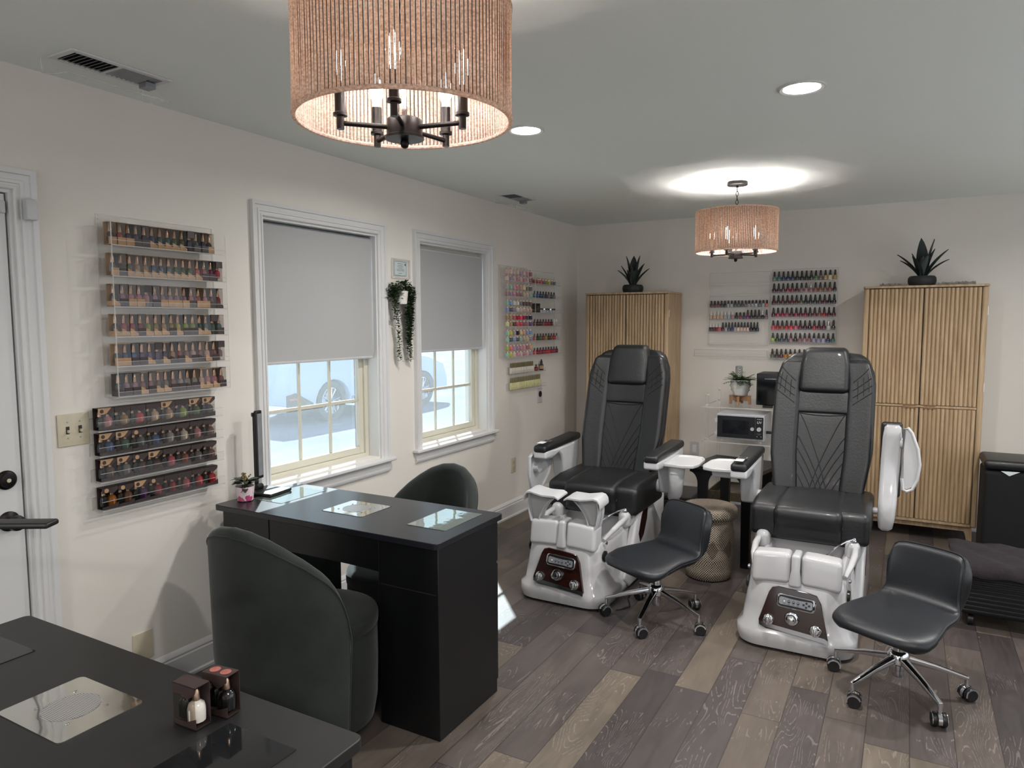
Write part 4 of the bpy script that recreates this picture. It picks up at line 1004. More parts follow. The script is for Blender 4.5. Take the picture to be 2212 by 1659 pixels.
# plastic wrap
b = MB(); nx, ny = 30, 8; rows = []
for j in range(ny+1):
    rows.append([(2.53+.60*i/nx, 5.965+.10*j/ny, 1.803+abs(.028*math.sin(i*1.7+j*2.1)*math.cos(i*.6-j*1.3))+random.uniform(0,.008)) for i in range(nx+1)])
b.loft(rows, cap=False, closed=False); tag(b.build('plastic_wrap', WRAP, smooth=20), 'crumpled clear plastic wrap lying on the right oak cabinet', 'plastic wrap')

# ------------------------------------------------------------------ hanging plant between the windows
t_ = thing('hanging_plant', 'trailing greenery in a white wall pot between the two windows', 'plant', (.0, 3.455, 1.66))
b = MB(); b.lathe([(.030,0),(.034,.003),(.042,.075),(.044,.08),(.040,.08)], 20, c=(.046,0,0)); b.box(0,.01,-.02,.02,.03,.09); b.build('wall_pot', WHITECER, t_)
def sprig(b, p, n, s_, rad):
    for k in range(n):
        a = random.uniform(0,2*PI); e_ = random.uniform(-.5,.7)
        d = Vector((math.cos(a)*math.cos(e_), math.sin(a)*math.cos(e_), math.sin(e_)))
        q = Vector(p) + d*random.uniform(0,rad); q.x = max(q.x, .004)
        u = Vector((0,0,1)) if abs(d.z) < .9 else Vector((1,0,0)); s2 = d.cross(u).normalized()*s_*.5
        tip = q + d*s_*1.3; tip.x = max(tip.x, .003); m_ = q + d*s_*.6
        b.add([tuple(q), tuple(m_+s2), tuple(tip), tuple(m_-s2)], [(0,1,2,3)])
b = MB()
for i in range(260):
    yy = random.uniform(-.105,.100); hh = .085+.05*(1-(yy/.12)**2)
    sprig(b, (random.uniform(.02,.09), yy, random.uniform(hh-.075, hh)), 3, .015, .012)
for y0_, dy, zt_, zb_, dens, wd in ((-.085,.035,.10,-.10,.006,.014),(-.062,.055,.09,-.345,.0075,.010),(.045,.02,.10,-.12,.005,.014),(.055,.02,.10,-.24,.005,.016),(.075,.02,.10,-.22,.005,.015),(.095,.01,.10,-.20,.006,.014),(.062,.03,.05,-.345,.0050,.016),(.090,-.015,.05,-.28,.007,.013),(.105,.0,.08,-.14,.007,.012),(-.10,.01,.09,.02,.006,.014)):
    z = zt_; n = int((zt_-zb_)/dens); pts = []
    for i in range(n):
        u = i/n; yy = y0_+dy*u+.004*math.sin(i*.35); xx = .06-.025*u; zz = zt_-(zt_-zb_)*u
        if i % 3 == 0: pts.append((xx,yy,zz))
        sprig(b, (xx,yy,zz), 6, .0140, wd)
    if len(pts) > 2: b.tube(pts, .0011, 4)
b.build('trailing_foliage', LEAF3, t_, smooth=0)

# ------------------------------------------------------------------ pedicure spa chairs
def spa_chair(label, cx, y0, legs_up, right_arm_up):
    t_ = thing('pedicure_chair', label, 'pedicure chair', (cx, y0, 0))
    # tub base: front console skirt flowing into the long body
    def outl(f, bk, w, wf, r_, z, zb=None):
        pts = []
        for sx, a0, yy, ww in ((1,-90,f,wf),(1,0,bk,w),(-1,90,bk,w),(-1,180,f,wf)):
            for i in range(8):
                a = R(a0 + 90*i/7)
                cyy = (yy + r_) if yy == f else (yy - r_)
                pts.append((sx*(ww-r_)+r_*math.cos(a), cyy+r_*math.sin(a)))
        return [(x, y, (z if zb is None else z+(zb-z)*max(0,min(1,(y-f-.05)/.55)))) for x, y in pts]
    b = MB()
    b.loft([outl(.03,1.24,.225,.235,.10,0), outl(.005,1.25,.24,.262,.11,.015), outl(.0,1.25,.245,.270,.11,.05), outl(.003,1.25,.246,.268,.11,.085), outl(.022,1.25,.240,.245,.10,.105),
            outl(.035,1.25,.238,.236,.10,.19,.2), outl(.05,1.24,.236,.218,.09,.30,.32), outl(.062,1.24,.236,.206,.085,.338,.40), outl(.085,1.22,.225,.19,.07,.345,.415),
            outl(.115,.60,.190,.165,.06,.342,.405), outl(.13,.585,.175,.150,.06,.325,.39), outl(.16,.56,.150,.130,.06,.20,.22), outl(.20,.52,.10,.09,.05,.155,.155)], cap=True)
    base = b.build('tub_base', GLOSS, t_, smooth=50)
    # raised rear shoulder of the tub under the seat
    b = MB(); b.rbox((-.215,.56,.40),(.07,.26,.10),.03,n=2); b.rbox((.215,.56,.40),(.07,.26,.10),.03,n=2); b.rbox((0,.86,.33),(.44,.62,.20),.05,n=2); b.build('tub_shoulder', GLOSS, t_, smooth=50)
    for sg in (-1,1):
        b = MB(); pr = [(.30,.09),(.42,.20),(.50,.33),(.56,.43),(.64,.485),(.72,.50),(.80,.47),(.90,.36),(1.05,.22),(1.18,.10),(1.2,.02),(.40,.02)]
        b.loft([[(sg*.228, y, z) for y, z in pr],[(sg*.262, y, z) for y, z in pr],[(sg*.272, y+(.75-y)*.06, z+(.22-z)*.06) for y, z in pr]]); b.build('side_wing', GLOSS, t_, bevel=.008)
        b = MB(); pr = [(.55,.30),(.60,.40),(.66,.445),(.72,.45),(.70,.36),(.64,.27),(.58,.24)]; b.prism(pr, 'x', sg*.271, sg*.2745); b.build('side_inlay', BURL, t_, bevel=.002)
        b = MB(); My = Matrix.Translation((sg*.2195,.135,.275)) @ Matrix.Rotation(R(90*sg),4,'Y'); b.lathe([(.030,.0),(.030,.009),(.026,.012)], 24, M=My)
        bd = b.build('side_badge', mat('dark_green_badge', (38,44,38), .25, .4, var=(28,32,28), vscale=20), t_)
        b = MB(); My2 = Matrix.Translation((sg*.222,.15,.345)) @ Matrix.Rotation(R(90*sg),4,'Y'); b.lathe([(.010,0),(.010,.008),(.006,.011)],14,M=My2); b.build('chrome_plug', CHROME, t_)
    # front console: slightly leaning frame
    tilt = math.atan2(.045,.24); Mc = Matrix.Translation((0,.012,.085)) @ Matrix.Rotation(-tilt,4,'X')   # local: x right, z up the face, -y out
    wp = [(-.118,.018),(.132,.006),(.150,-.002),(.153,.014),(.118,.170),(.098,.205),(.060,.212),(-.07,.222),(-.098,.214),(-.112,.190),(-.152,.055),(-.148,.03)]
    b = MB(); b.prism([(x,z) for x,z in wp], 'y', -.014, .004, M=Mc); cp = b.build('console_panel', BURL, t_, bevel=.003)
    b = MB(); b.prism([(-.134,.026),(.136,.0),(.152,-.006),(.153,.012),(.140,.020),(-.12,.044),(-.150,.050),(-.148,.032)], 'y', -.016, -.0135, M=Mc); b.build('chrome_strip', CHROME, cp)
    Md = Mc @ Matrix.Translation((.010,-.014,.158)) @ Matrix.Rotation(R(3),4,'Y')
    b = MB(); b.loft([[(x,-.0,z) for x,z in rrect(.086,.031,.018,5)],[(x,-.006,z) for x,z in rrect(.086,.031,.018,5)],[(x,-.008,z) for x,z in rrect(.082,.027,.015,5)]], M=Md); dsp = b.build('display_frame', CHROME, cp)
    b = MB(); b.prism(rrect(.076,.026,.012,4), 'y', -.0092, -.008, M=Md); b.build('display_window', DARKPL, dsp)
    b = MB(); b.prism([(-.073,-.013),(-.065,-.018),(-.02,-.016),(.02,-.016),(.065,-.018),(.073,-.013),(.073,.013),(.065,.018),(.02,.015),(-.02,.015),(-.065,.018),(-.073,.013)], 'y', -.0098, -.0092, M=Md); b.build('keypad', PANELGRAY, dsp)
    b = MB()
    for x in (-.050,-.030,-.010,.010):
        b.cyl((x,-.0098,0),(x,-.0106,0),.0068,n=14,M=Md)
        b.box(x-.006,x+.006,-.0103,-.0098,-.0125,-.0108,M=Md); b.box(x-.0012,x+.0012,-.0103,-.0098,.0105,.0125,M=Md)
    for x, z in ((.034,0),(.058,0),(.046,.0095),(.046,-.0095)): b.cyl((x,-.0098,z),(x,-.0106,z),.0052,n=12,M=Md)
    b.build('keypad_buttons', INK, dsp)
    b = MB()
    for i, x in enumerate((-.050,-.030,-.010,.010)):
        if i == 0: b.cyl((x,-.0106,0),(x,-.0110,0),.0050,n=14,M=Md)
        else: b.tube([(x+.0036*math.cos(k*PI/5), -.0109, .0036*math.sin(k*PI/5)) for k in range(7)], .0006, 4, M=Md)
    b.build('button_icons', WPRINT, dsp)
    for x, z, r_, big in ((-.108,.062,.026,0),(-.004,.084,.032,1),(.100,.048,.027,0)):
        Mk = Mc @ Matrix.Translation((x,-.014,z)) @ Matrix.Rotation(R(90),4,'X')
        b = MB(); b.lathe([(r_,0),(r_*1.02,.006),(r_*.93,.011),(r_*.74,.013)], 30, M=Mk); kn = b.build('knob_base', CHROME, cp)
        b = MB()
        if big: b.lathe([(r_*.60,.012),(r_*.66,.016),(r_*.70,.034),(r_*.62,.044),(r_*.3,.048)], 12, M=Mk)
        else: b.lathe([(r_*.70,.012),(r_*.68,.022),(r_*.5,.026)], 24, M=Mk); b.rbox((0,-r_*.12,.030),(.009,r_*1.45,.016),.003,n=1,M=Mk)
        b.build('dial', CHROME, kn, smooth=30)
    # foot rests: two lidded blocks above the console
    def block(sg):
        w0, w1 = .024, .198
        def df(x, y, z): return (x, y + (z-.32)*.14, z - .012*((x/.2)**2))
        b = MB(); b.rbox((sg*(w0+w1)/2, .098, .388),(w1-w0,.105,.142),.022,n=3,deform=df)
        return b
    b = MB(); b.rbox((0,.088,.385),(.046,.11,.150),.014,n=2,deform=lambda x,y,z:(x*(1.25 if z<.36 else .85), y+(z-.32)*.14, z)); b.build('centre_spine', GLOSS, t_)
    for sg in (-1,1): block(sg).build('footrest_block', GLOSS if not legs_up else GLOSSP, t_, smooth=50)
    if legs_up:
        # raised leg rests: S-curved uprights with a flat saddle on top
        for sg in (-1,1):
            b = MB(); n = 14; web = []; inn = []; out = []
            for i in range(n+1):
                u = i/n; z = .435 + .158*u
                xi = .030 + .116*(1-u**1.9)**.8; xo = .196 + .018*math.sin(PI*u*.8)
                web.append([(sg*xi,.100,z),(sg*xo,.100,z),(sg*xo,.112,z),(sg*xi,.112,z)])
                inn.append([(sg*xi,.070,z),(sg*(xi+.007),.070,z),(sg*(xi+.007),.140,z),(sg*xi,.140,z)])
                out.append([(sg*(xo-.007),.060,z),(sg*xo,.060,z),(sg*xo,.150,z),(sg*(xo-.007),.150,z)])
            b.loft(web); b.loft(inn); b.loft(out)
            sd = [(.016,.584),(.038,.595),(.075,.594),(.115,.593),(.155,.600),(.190,.607),(.212,.602),(.225,.585),(.229,.560)]
            b.loft([[(sg*x,.040,z-.007),(sg*x,.170,z+.004),(sg*(x+.002),.170,z+.013),(sg*(x+.002),.040,z+.004)] for x, z in sd])
            b.build('leg_rest', GLOSSP, t_, bevel=.003, smooth=50)
    # drain, spray hose
    b = MB(); b.lathe([(.030,0),(.033,.004),(.030,.016),(.018,.024),(.006,.026)], 24, c=(-.03,.285,.368)); b.cyl((-.03,.285,.25),(-.03,.285,.37),.026); b.build('tub_jet', CHROME, t_)
    b = MB(); b.lathe([(.016,0),(.016,.006),(.009,.012),(.007,.02)], 16, c=(.222,.455,.448)); b.build('hose_fitting', CHROME, t_)
    b = MB(); b.tube([(.222,.455,.462),(.19,.42,.455),(.14,.38,.425),(.09,.37,.37),(.05,.40,.31),(.02,.44,.26)], .0045, 8); b.build('spray_hose', CHROME, t_)
    # grab ramp on the right rim of the tub
    b = MB(); b.tube([(.205,.16,.355),(.222,.24,.385),(.232,.34,.405),(.232,.45,.415)], [.010,.015,.017,.015], 12); tag(b.build('tub_rim', GLOSS, t_)); b = MB(); b.tube([(-.205,.16,.355),(-.222,.24,.385),(-.232,.34,.405),(-.232,.45,.415)], [.010,.015,.017,.015], 12); b.build('tub_rim', GLOSS, t_)
    # seat
    def dseat(x, y, z):
        if y < .56 and z > .44: z -= .020*((.56-y)/.14)**2
        if z < .5: y += .02
        return (x, y, z + .012*math.cos(x*3))
    b = MB(); b.rbox((0,.70,.497),(.330,.56,.190),.032,n=5,deform=dseat); st = b.build('seat_cushion', LEATHER, t_, smooth=60)
    for sg in (-1,1):
        b = MB(); b.rbox((sg*.212,.705,.494),(.152,.545,.185),.030,n=4,deform=lambda x,y,z:(x, y+(.03 if y<.6 else 0), z+.018*math.cos((abs(x)-.22)*9)-( .018*((.60-y)/.14)**2 if y<.60 and z>.44 else 0))); b.build('seat_bolster', LEATHER, st, smooth=60)
        b = MB(); b.tube([(sg*.165,.455,.50),(sg*.165,.50,.560),(sg*.20,.56,.588),(sg*.28,.66,.592)], .0028, 6); b.build('seat_seam', STITCH, st)
    b = MB(); b.box(-.20,.20,.50,.95,.40,.42); b.build('seat_plate', DARKPL, t_)
    # backrest
    ya = lambda z: .90 + (z-.57)*.345 - .10*((z-.57)**2)*.4
    def hw(z):
        if z < .80: return .232 + .038*((z-.57)/.23 if z > .57 else 0)
        if z < 1.12: return .270
        if z < 1.36: return math.sqrt(max(.0001, 1-((z-1.12)/.255)**2.6))*.13+.14
        return .15
    def dback(x, y, z):
        k = hw(z)/.27
        return (x*k, y + ya(z) - .030*(abs(x)/.27)**2, z)
    b = MB(); b.rbox((0,.060,.965),(.54,.115,.80),.045,n=10,deform=lambda x,y,z: dback(x, y+.020, z)); bk = b.build('backrest', LEATHER, t_, smooth=60)
    fy = lambda x, z, o=0: ya(z) - .0 - .030*(abs(x)/.27)**2 + .022 - o
    for sg in (-1,1):
        b = MB(); b.rbox((sg*.196,.016,.955),(.146,.078,.745),.026,n=8,deform=dback); b.build('back_bolster', LEATHER, bk, smooth=60)
    b = MB(); b.rbox((0,.022,.795),(.290,.056,.46),.014,n=8,deform=dback); b.build('back_panel', LEATHER, bk, smooth=60)
    b = MB(); b.rbox((0,.018,1.085),(.288,.066,.135),.018,n=6,deform=dback); b.build('neck_panel', LEATHER, bk, smooth=60)
    b = MB(); b.rbox((0,.010,1.268),(.272,.110,.258),.032,n=6,deform=lambda x,y,z:(x*(1-.35*max(0,z-1.30)/.1*.5), y+ya(z)-.002, z)); b.build('headrest', LEATHER, bk, smooth=60)
    # stitched chevrons and diamonds
    b = MB(); zt_ = 1.015; zb_ = .585
    def line(pts, o=.0225):
        b.tube([(x*hw(z)/.27, ya(z) - .030*(abs(x)/.27)**2 - .0068, z) for x, z in pts], .0026, 5)
    for s1, zs, xe in ((0,1.015,.055),(0,.905,.030),(0,.835,.0),(0,.765,-.035),(0,.690,-.075)):
        for sg in (-1,1):
            x0_ = -.138 if zs < 1.0 else -.120; pts = []
            for i in range(13):
                u = i/12; z = zs + (zb_-zs)*u; x = x0_ + (xe-x0_)*(u**.85); pts.append((sg*x, z))
            line(pts)
    line([(-.14+.28*i/10, 1.017-.012*math.sin(PI*i/10)) for i in range(11)])
    b.build('back_stitching', STITCH, bk)
    b = MB()
    def bol(pts): b.tube([(x*hw(z)/.27, ya(z) - .030*(abs(x)/.27)**2 - .0235, z) for x, z in pts], .0022, 5)
    for sg in (-1,1):
        for dz in (0,.04,.08): bol([(sg*(.155+.10*i/6), 1.075+dz+.075*i/6) for i in range(7)])
        bol([(sg*(.155+.10*i/6), 1.20+.085*i/6) for i in range(7)])
        for x in (.180,.210,.238): bol([(sg*x, 1.09+(x-.155)*.75+.10*i/4) for i in range(5)])
    b.build('shoulder_quilting', STITCH, bk)
    b = MB(); pts = []
    for sg in (1,): 
        zz = [.60+.035*i for i in range(21)]
        pts = [(-hw(z)*.985, ya(z)+.028, z) for z in zz] + [(x, ya(1.335)+.03, 1.345) for x in (-.12,0,.12)][1:2] + [(hw(z)*.985, ya(z)+.028, z) for z in reversed(zz)]
    b.tube(pts, .0035, 6); b.build('back_piping', STITCH, bk)
    # arms
    def pad_mesh(y0_, y1_, z, xc, rot=None):
        b = MB(); b.rbox((0,(y0_+y1_)/2,0),(.098,y1_-y0_,.046),.018,n=3,deform=lambda x,y,z2:(x*(1-.12*(1-(y-y0_)/(y1_-y0_))), y, z2+.02*((y-y0_)/(y1_-y0_)-.3)))
        return b
    def tray(sg, out):
        t2 = MB()
        pl = [(.00,-.15),(.12,-.165),(.178,-.14),(.194,-.08),(.188,.09),(.16,.16),(.09,.18),(.0,.17)]
        t2.loft([[(sg*x*.97, y*.97, -.016) for x,y in pl],[(sg*x, y, -.012) for x,y in pl],[(sg*x, y, .004) for x,y in pl],[(sg*(.097+(x-.097)*.93), y*.93, .004) for x,y in pl],[(sg*(.097+(x-.097)*.90), y*.90, -.004) for x,y in pl]])
        return t2
    for sg, nm in ((-1,'left'),(1,'right')):
        xc = sg*.358
        if sg == 1 and right_arm_up:
            # arm swung up vertical, white underside to the room
            am = thing('armrest', None, None); am.parent = t_; am.location = (xc,0,0)
            am.name = 'armrest'
            b = MB(); rings = []
            for z, yo, hx, hy in ((.43,.83,.020,.02),(.445,.83,.034,.032),(.50,.83,.042,.042),(.58,.84,.045,.046),(.66,.865,.046,.042),(.80,.885,.047,.036),(.93,.875,.046,.034),(.985,.865,.040,.030),(.998,.862,.028,.022)):
                rings.append([(p[0]+(z-.7)*.03, yo+p[1], z) for p in rrect(hx,hy,min(hx,hy)*.55,4)])
            b.loft(rings); b.build('arm_body', GLOSS, am, smooth=50)
            b = MB(); b.rbox((.003,.925,.80),(.104,.042,.41),.016,n=3); b.build('arm_pad', LEATHER, am)
            b = MB(); b.cyl((-.095,.83,.53),(-.03,.83,.53),.018,n=16); b.build('arm_pivot', GLOSSP, am)
            b = MB(); b.cyl((.045,.87,.90),(.085,.87,.90),.030,n=18); b.build('tray_hub', GLOSSP, am)
            pr = [(.062,.985),(.078,.990),(.098,.965),(.128,.880),(.140,.800),(.132,.720),(.112,.665),(.085,.650),(.066,.660),(.060,.720)]
            b = MB(); b.prism([(.066+(x-.066)*.9, .82+(z-.82)*.93) for x,z in pr], 'y', .832, .840)
            b.tube([(x,.832,z) for x,z in pr], .0085, 8, closed=True); b.cyl((.06,.842,.905),(.125,.842,.895),.007,n=8); b.cyl((.06,.842,.735),(.125,.842,.715),.007,n=8)
            b.build('folded_tray', GLOSSP, am, smooth=50)
            continue
        am = thing('armrest', None, None); am.parent = t_; am.location = (xc,0,0)
        b = pad_mesh(.485, 1.03, 0, 0); b.build('arm_pad', LEATHER, am, loc=(0,0,.765), smooth=60)
        b = MB(); b.tube([(.043,.50,.757),(0,.484,.757),(-.043,.50,.757)], .0016, 5); b.tube([(.043,.50,.766),(0,.483,.766),(-.043,.50,.766)], .0016, 5); b.build('pad_stitching', STITCH, am)
        # white body: nose under the pad then a leg sweeping down at the back
        pr = [(.500,.742),(.495,.715),(.510,.696),(.585,.690),(.640,.700),(.690,.712),(.730,.690),(.760,.640),(.775,.560),(.80,.50),(.94,.48),(.99,.56),(1.02,.66),(1.03,.762),(.90,.748)]
        b = MB(); b.loft([[(-.036,y,z) for y,z in pr],[(-.043,.76+(y-.76)*.985,z) for y,z in pr],[(.043,.76+(y-.76)*.985,z) for y,z in pr],[(.036,y,z) for y,z in pr]][1:3]); b.build('arm_body', GLOSSP, am, bevel=.012, smooth=50)
        b = MB(); b.rbox((0,.555,.7415-.018),(.090,.125,.050),.014,n=2); b.build('arm_nose', GLOSSP, am)
        b = MB(); b.cyl((-sg*.085,.86,.53),(-sg*.02,.86,.53),.04,n=20); b.build('arm_pivot', GLOSSP, am)
        if sg == -1:
            b = MB(); b.box(-.022,.022,.515,.575,.7845,.7855); b.build('control_sticker', WPRINT, am, rot=(R(1.5),0,0))
            b = MB(); b.box(-.024,.024,.60,.640,.7870,.7882); b.box(-.019,.019,.605,.635,.7882,.7886,mi=1); b.build('remote_window', [PANELGRAY, DARKPL], am, rot=(R(1.0),0,0))
        if sg == -1 and legs_up:
            # tray folded down outside the arm
            pr = [(.485,.705),(.480,.60),(.515,.49),(.565,.445),(.62,.455),(.74,.55),(.785,.61),(.79,.70),(.76,.715),(.52,.72)]
            b = MB(); b.loft([[(-.078,y,z) for y,z in pr],[(-.066,y,z) for y,z in pr]])
            rim_ = [(-.064,y,z) for y,z in pr]; b.tube(rim_, .010, 8, closed=True); b.build('folded_tray', GLOSSP, am, smooth=50)
            b = MB(); b.cyl((-.068,.56,.635),(-.030,.56,.635),.034,n=20); b.build('tray_hub', GLOSSP, am)
        elif sg == -1 or (sg == 1 and not right_arm_up):
            s2 = sg
            b = tray(s2, 0); b.v = [(x, y, z) for x, y, z in b.v]; b.build('side_tray', GLOSSP, am, loc=(s2*(.040), .745, .722), bevel=.003, smooth=50)
            if sg == 1:
                b = MB(); b.tube([(.105,.655,.705),(.105,.655,.66),(.100,.665,.60),(.090,.69,.54),(.070,.72,.50),(.055,.73,.485)], [.046,.046,.044,.042,.036,.020], 18); b.build('tray_post', GLOSSP, am)
                b = MB(); b.cyl((.105,.655,.665),(.105,.655,.712),.049,n=22); b.build('post_collar', GLOSSP, am)
            else:
                b = MB(); b.rbox((-.115,.70,.685),(.13,.11,.045),.018,n=2); b.build('tray_bracket', GLOSSP, am)
    return t_
spa_chair('left pedicure spa chair, leg rests raised, nearer the windows', 1.105, 3.425, True, False)
spa_chair('right pedicure spa chair with one armrest swung up, beside oak cabinet', 2.312, 3.425, False, True)

# ------------------------------------------------------------------ pedicure stools
def stool(label, hx, hy, face, base_rot, zs=0):
    t_ = thing('pedicure_stool', label, 'stool', (hx, hy, 0))
    # shell seat, local frame faces -y rotated by face
    Ms = Matrix.Rotation(R(face), 4, 'Z')
    b = MB(); n = 22; m = 14; grid = []
    path = []
    for i in range(n+1):
        u = i/n
        if u < .12: q = u/.12; path.append((-.235+.014*q, .296+.030*q, .135+.058*math.sin(q*PI/2)))
        elif u < .55: q = (u-.12)/.43; path.append((-.221+.336*q, .326+.024*min(1,q*1.6)-.004*math.sin(PI*q), .190+.014*math.sin(PI*min(1,q*1.4+.05))-.022*q))
        elif u < .72: q = (u-.55)/.17; a = R(78)*q; path.append((.115+.065*math.sin(a), .350+.070*(1-math.cos(a)), .166-.014*q))
        else: q = (u-.72)/.28; path.append((.1786+.052*q, .405+.180*q, .152+.004*math.sin(PI*q)-.004*q))
    for (py, pz, hw_) in path:
        row = []
        back = max(0, min(1, (pz-.37)/.12)) if py > .1 else 0
        front = max(0, min(1, (-.10-py)/.105))
        for j in range(m+1):
            v = -1+2*j/m; x = hw_*math.sin(v*PI/2*.96)/math.sin(PI/2*.96)
            y = py - back*.028*abs(v)**2.0 + front*.070*abs(v)**2.6; z = pz - (1-back)*.012*abs(v)**4 - front*.010*abs(v)**2
            if pz > .50: z -= .040*abs(v)**5*((pz-.50)/.088)
            row.append(tuple(Ms @ Vector((x, y, z+zs))))
        grid.append(row)
    b.loft(grid, cap=False, closed=False); s_ = b.build('seat_shell', LEATHERB, t_, smooth=80, solid=.052, sub=1)
    m_ = s_.modifiers[0]; m_.offset = .45; m_.use_even_offset = True
    # seam line round the shell
    b = MB(); e = [grid[i][0] for i in range(n+1)] + [grid[n][j] for j in range(1,m)] + [grid[i][m] for i in range(n,-1,-1)]
    b.tube(e, .0035, 6); b.build('shell_piping', STITCH, t_)
    b = MB(); b.box(-.07,.07,-.09,.09,.318+zs,.330+zs,M=Ms); b.cyl((0,0,.29+zs),(0,0,.322+zs),.030); b.build('seat_plate', DARKPL, t_)
    b = MB(); b.cyl((0,0,.305+zs),(.17*math.cos(R(base_rot+160)),.17*math.sin(R(base_rot+160)),.290+zs),.005); b.sphere((.17*math.cos(R(base_rot+160)),.17*math.sin(R(base_rot+160)),.290+zs),.010); b.build('height_lever', CHROME, t_)
    b = MB(); b.lathe([(.014,.20),(.014,.30)],16); b.lathe([(.024,.10),(.025,.105),(.025,.215),(.022,.222)],20); b.lathe([(.036,.130),(.042,.136),(.042,.168),(.034,.182),(.026,.186)],24); b.lathe([(.020,.075),(.022,.08),(.022,.10)],16); b.build('gas_column', CHROME, t_)
    for k in range(5):
        a = R(base_rot+72*k); c, s2 = math.cos(a), math.sin(a); ra = .262
        Ma = Matrix.Rotation(a, 4, 'Z')
        b = MB(); b.loft([[(.030, p[0], .152+p[1]) for p in rrect(.016,.014,.005,2)],[(.14, p[0], .128+p[1]) for p in rrect(.013,.010,.004,2)],[(ra, p[0], .092+p[1]) for p in rrect(.010,.007,.003,2)]], M=Ma); b.cyl((ra-.004,0,.060),(ra-.004,0,.098),.0085,n=12,M=Ma)
        lg = b.build('base_leg', CHROME, t_, smooth=30)
        sw = R(random.uniform(-70,70)); Mw = Matrix.Translation((c*(ra-.004), s2*(ra-.004), 0)) @ Matrix.Rotation(a+sw+R(90),4,'Z')
        b = MB()
        for sg in (-1,1): b.lathe([(.006,-.009),(.025,-.009),(.0275,-.006),(.0275,.006),(.025,.009),(.006,.009)], 24, M=Mw @ Matrix.Translation((.008,sg*.016,.0275)) @ Matrix.Rotation(R(90),4,'X'))
        cs = b.build('caster', DARKPL, lg if False else t_)
        b = MB(); hood = [( .008+.0285*math.cos(q), .0275+.0285*math.sin(q)) for q in [R(20)+R(175)*i/10 for i in range(11)]]
        b.loft([[(x,-.007,z),(x,.007,z),(.008+(x-.008)*1.10,.007,.0275+(z-.0275)*1.10),(.008+(x-.008)*1.10,-.007,.0275+(z-.0275)*1.10)] for x,z in hood], M=Mw)
        for sg in (-1,1): b.loft([[(x,sg*.0255-.001,z),(x,sg*.0255+.001,z),(.008+(x-.008)*.80,sg*.0255+.001,.0275+(z-.0275)*.80),(.008+(x-.008)*.80,sg*.0255-.001,.0275+(z-.0275)*.80)] for x,z in hood], M=Mw)
        b.cyl((0,0,.05),(0,0,.064),.007,n=10,M=Mw); b.build('caster_hood', CHROME, cs)
    return t_
stool('black low stool on chrome casters before the left pedicure chair', 1.630, 3.525, -30, -18)
stool('black low stool on chrome casters at the right, nearest the camera', 2.748, 3.280, -27, 16)

# ------------------------------------------------------------------ basket, side table, cart and what stands on them
t_ = thing('woven_basket', 'round lidded seagrass basket between the two pedicure chairs', 'basket', (1.712, 4.300, 0))
b = MB(); pr = [(.118,0),(.135,.01),(.142,.06),(.138,.10),(.147,.13),(.146,.17),(.139,.20),(.148,.235),(.150,.28),(.143,.315),(.140,.36),(.144,.39)]
b.lathe(pr, 48); b.build('basket_body', BASKET, t_, smooth=60)
b = MB(); b.lathe([(.150,.375),(.160,.380),(.166,.40),(.165,.425),(.155,.440),(.10,.447),(.05,.449),(.01,.448)], 48); b.build('basket_lid', BASKET, t_, smooth=60)
BLKTBL = mat('black_lacquer_wood', (13,13,15), .35, var=(18,18,20), vscale=20)
t_ = thing('side_table', 'black bracket-legged side table between the pedicure chairs', 'table', (1.566, 4.575, 0), R(-9.5)); W, D = .352, .415
b = MB(); b.box(-.055, W+.055, -.02, D+.02, .598, .622); b.build('table_top', BLKTBL, t_, bevel=.003)
for lx in (.0, W-.062):
    for ly in (.0, D-.035):
        b = MB(); n = 6
        x0_, x1_ = lx, lx+.062
        poly = [(x0_+.006,0),(x1_-.006,0),(x1_,.46)] + [(x1_+.055*(1-math.cos(R(90)*i/n)), .50+.075*math.sin(R(90)*i/n)) for i in range(n+1)] + [(x1_+.055,.598),(x0_-.055,.598)] + [(x0_-.055*(1-math.cos(R(90)*(n-i)/n)), .50+.075*math.sin(R(90)*(n-i)/n)) for i in range(n+1)] + [(x0_,.46)]
        b.prism(poly, 'y', ly, ly+.035); b.build('leg', BLKTBL, t_, bevel=.002)
t_ = thing('low_tray', 'dark olive tray on the lowest shelf of the clear stand', 'tray', (1.690, 5.66, .1845))
b = MB(); b.box(-.27,.27,-.19,.19,0,.01)
for q in ((-.27,-.26,-.19,.19),(.26,.27,-.19,.19),(-.26,.26,-.19,-.18),(-.26,.26,.18,.19)): b.box(q[0],q[1],q[2],q[3],.01,.07)
b.build('tray_body', mat('olive_wood', (62,56,38), .5, var=(44,38,26), vscale=8, vstretch=(8,1,8)), t_, bevel=.002)
b = MB(); b.rbox((.02,.0,.040),(.40,.26,.055),.02,n=2); tag(b.build('folded_cloth', mat('brown_cloth', (66,56,44), .9, var=(48,42,34), vscale=14, bump=.3), loc=(1.690,5.66,.1845)), 'folded brown cloth lying in the olive tray', 'cloth')
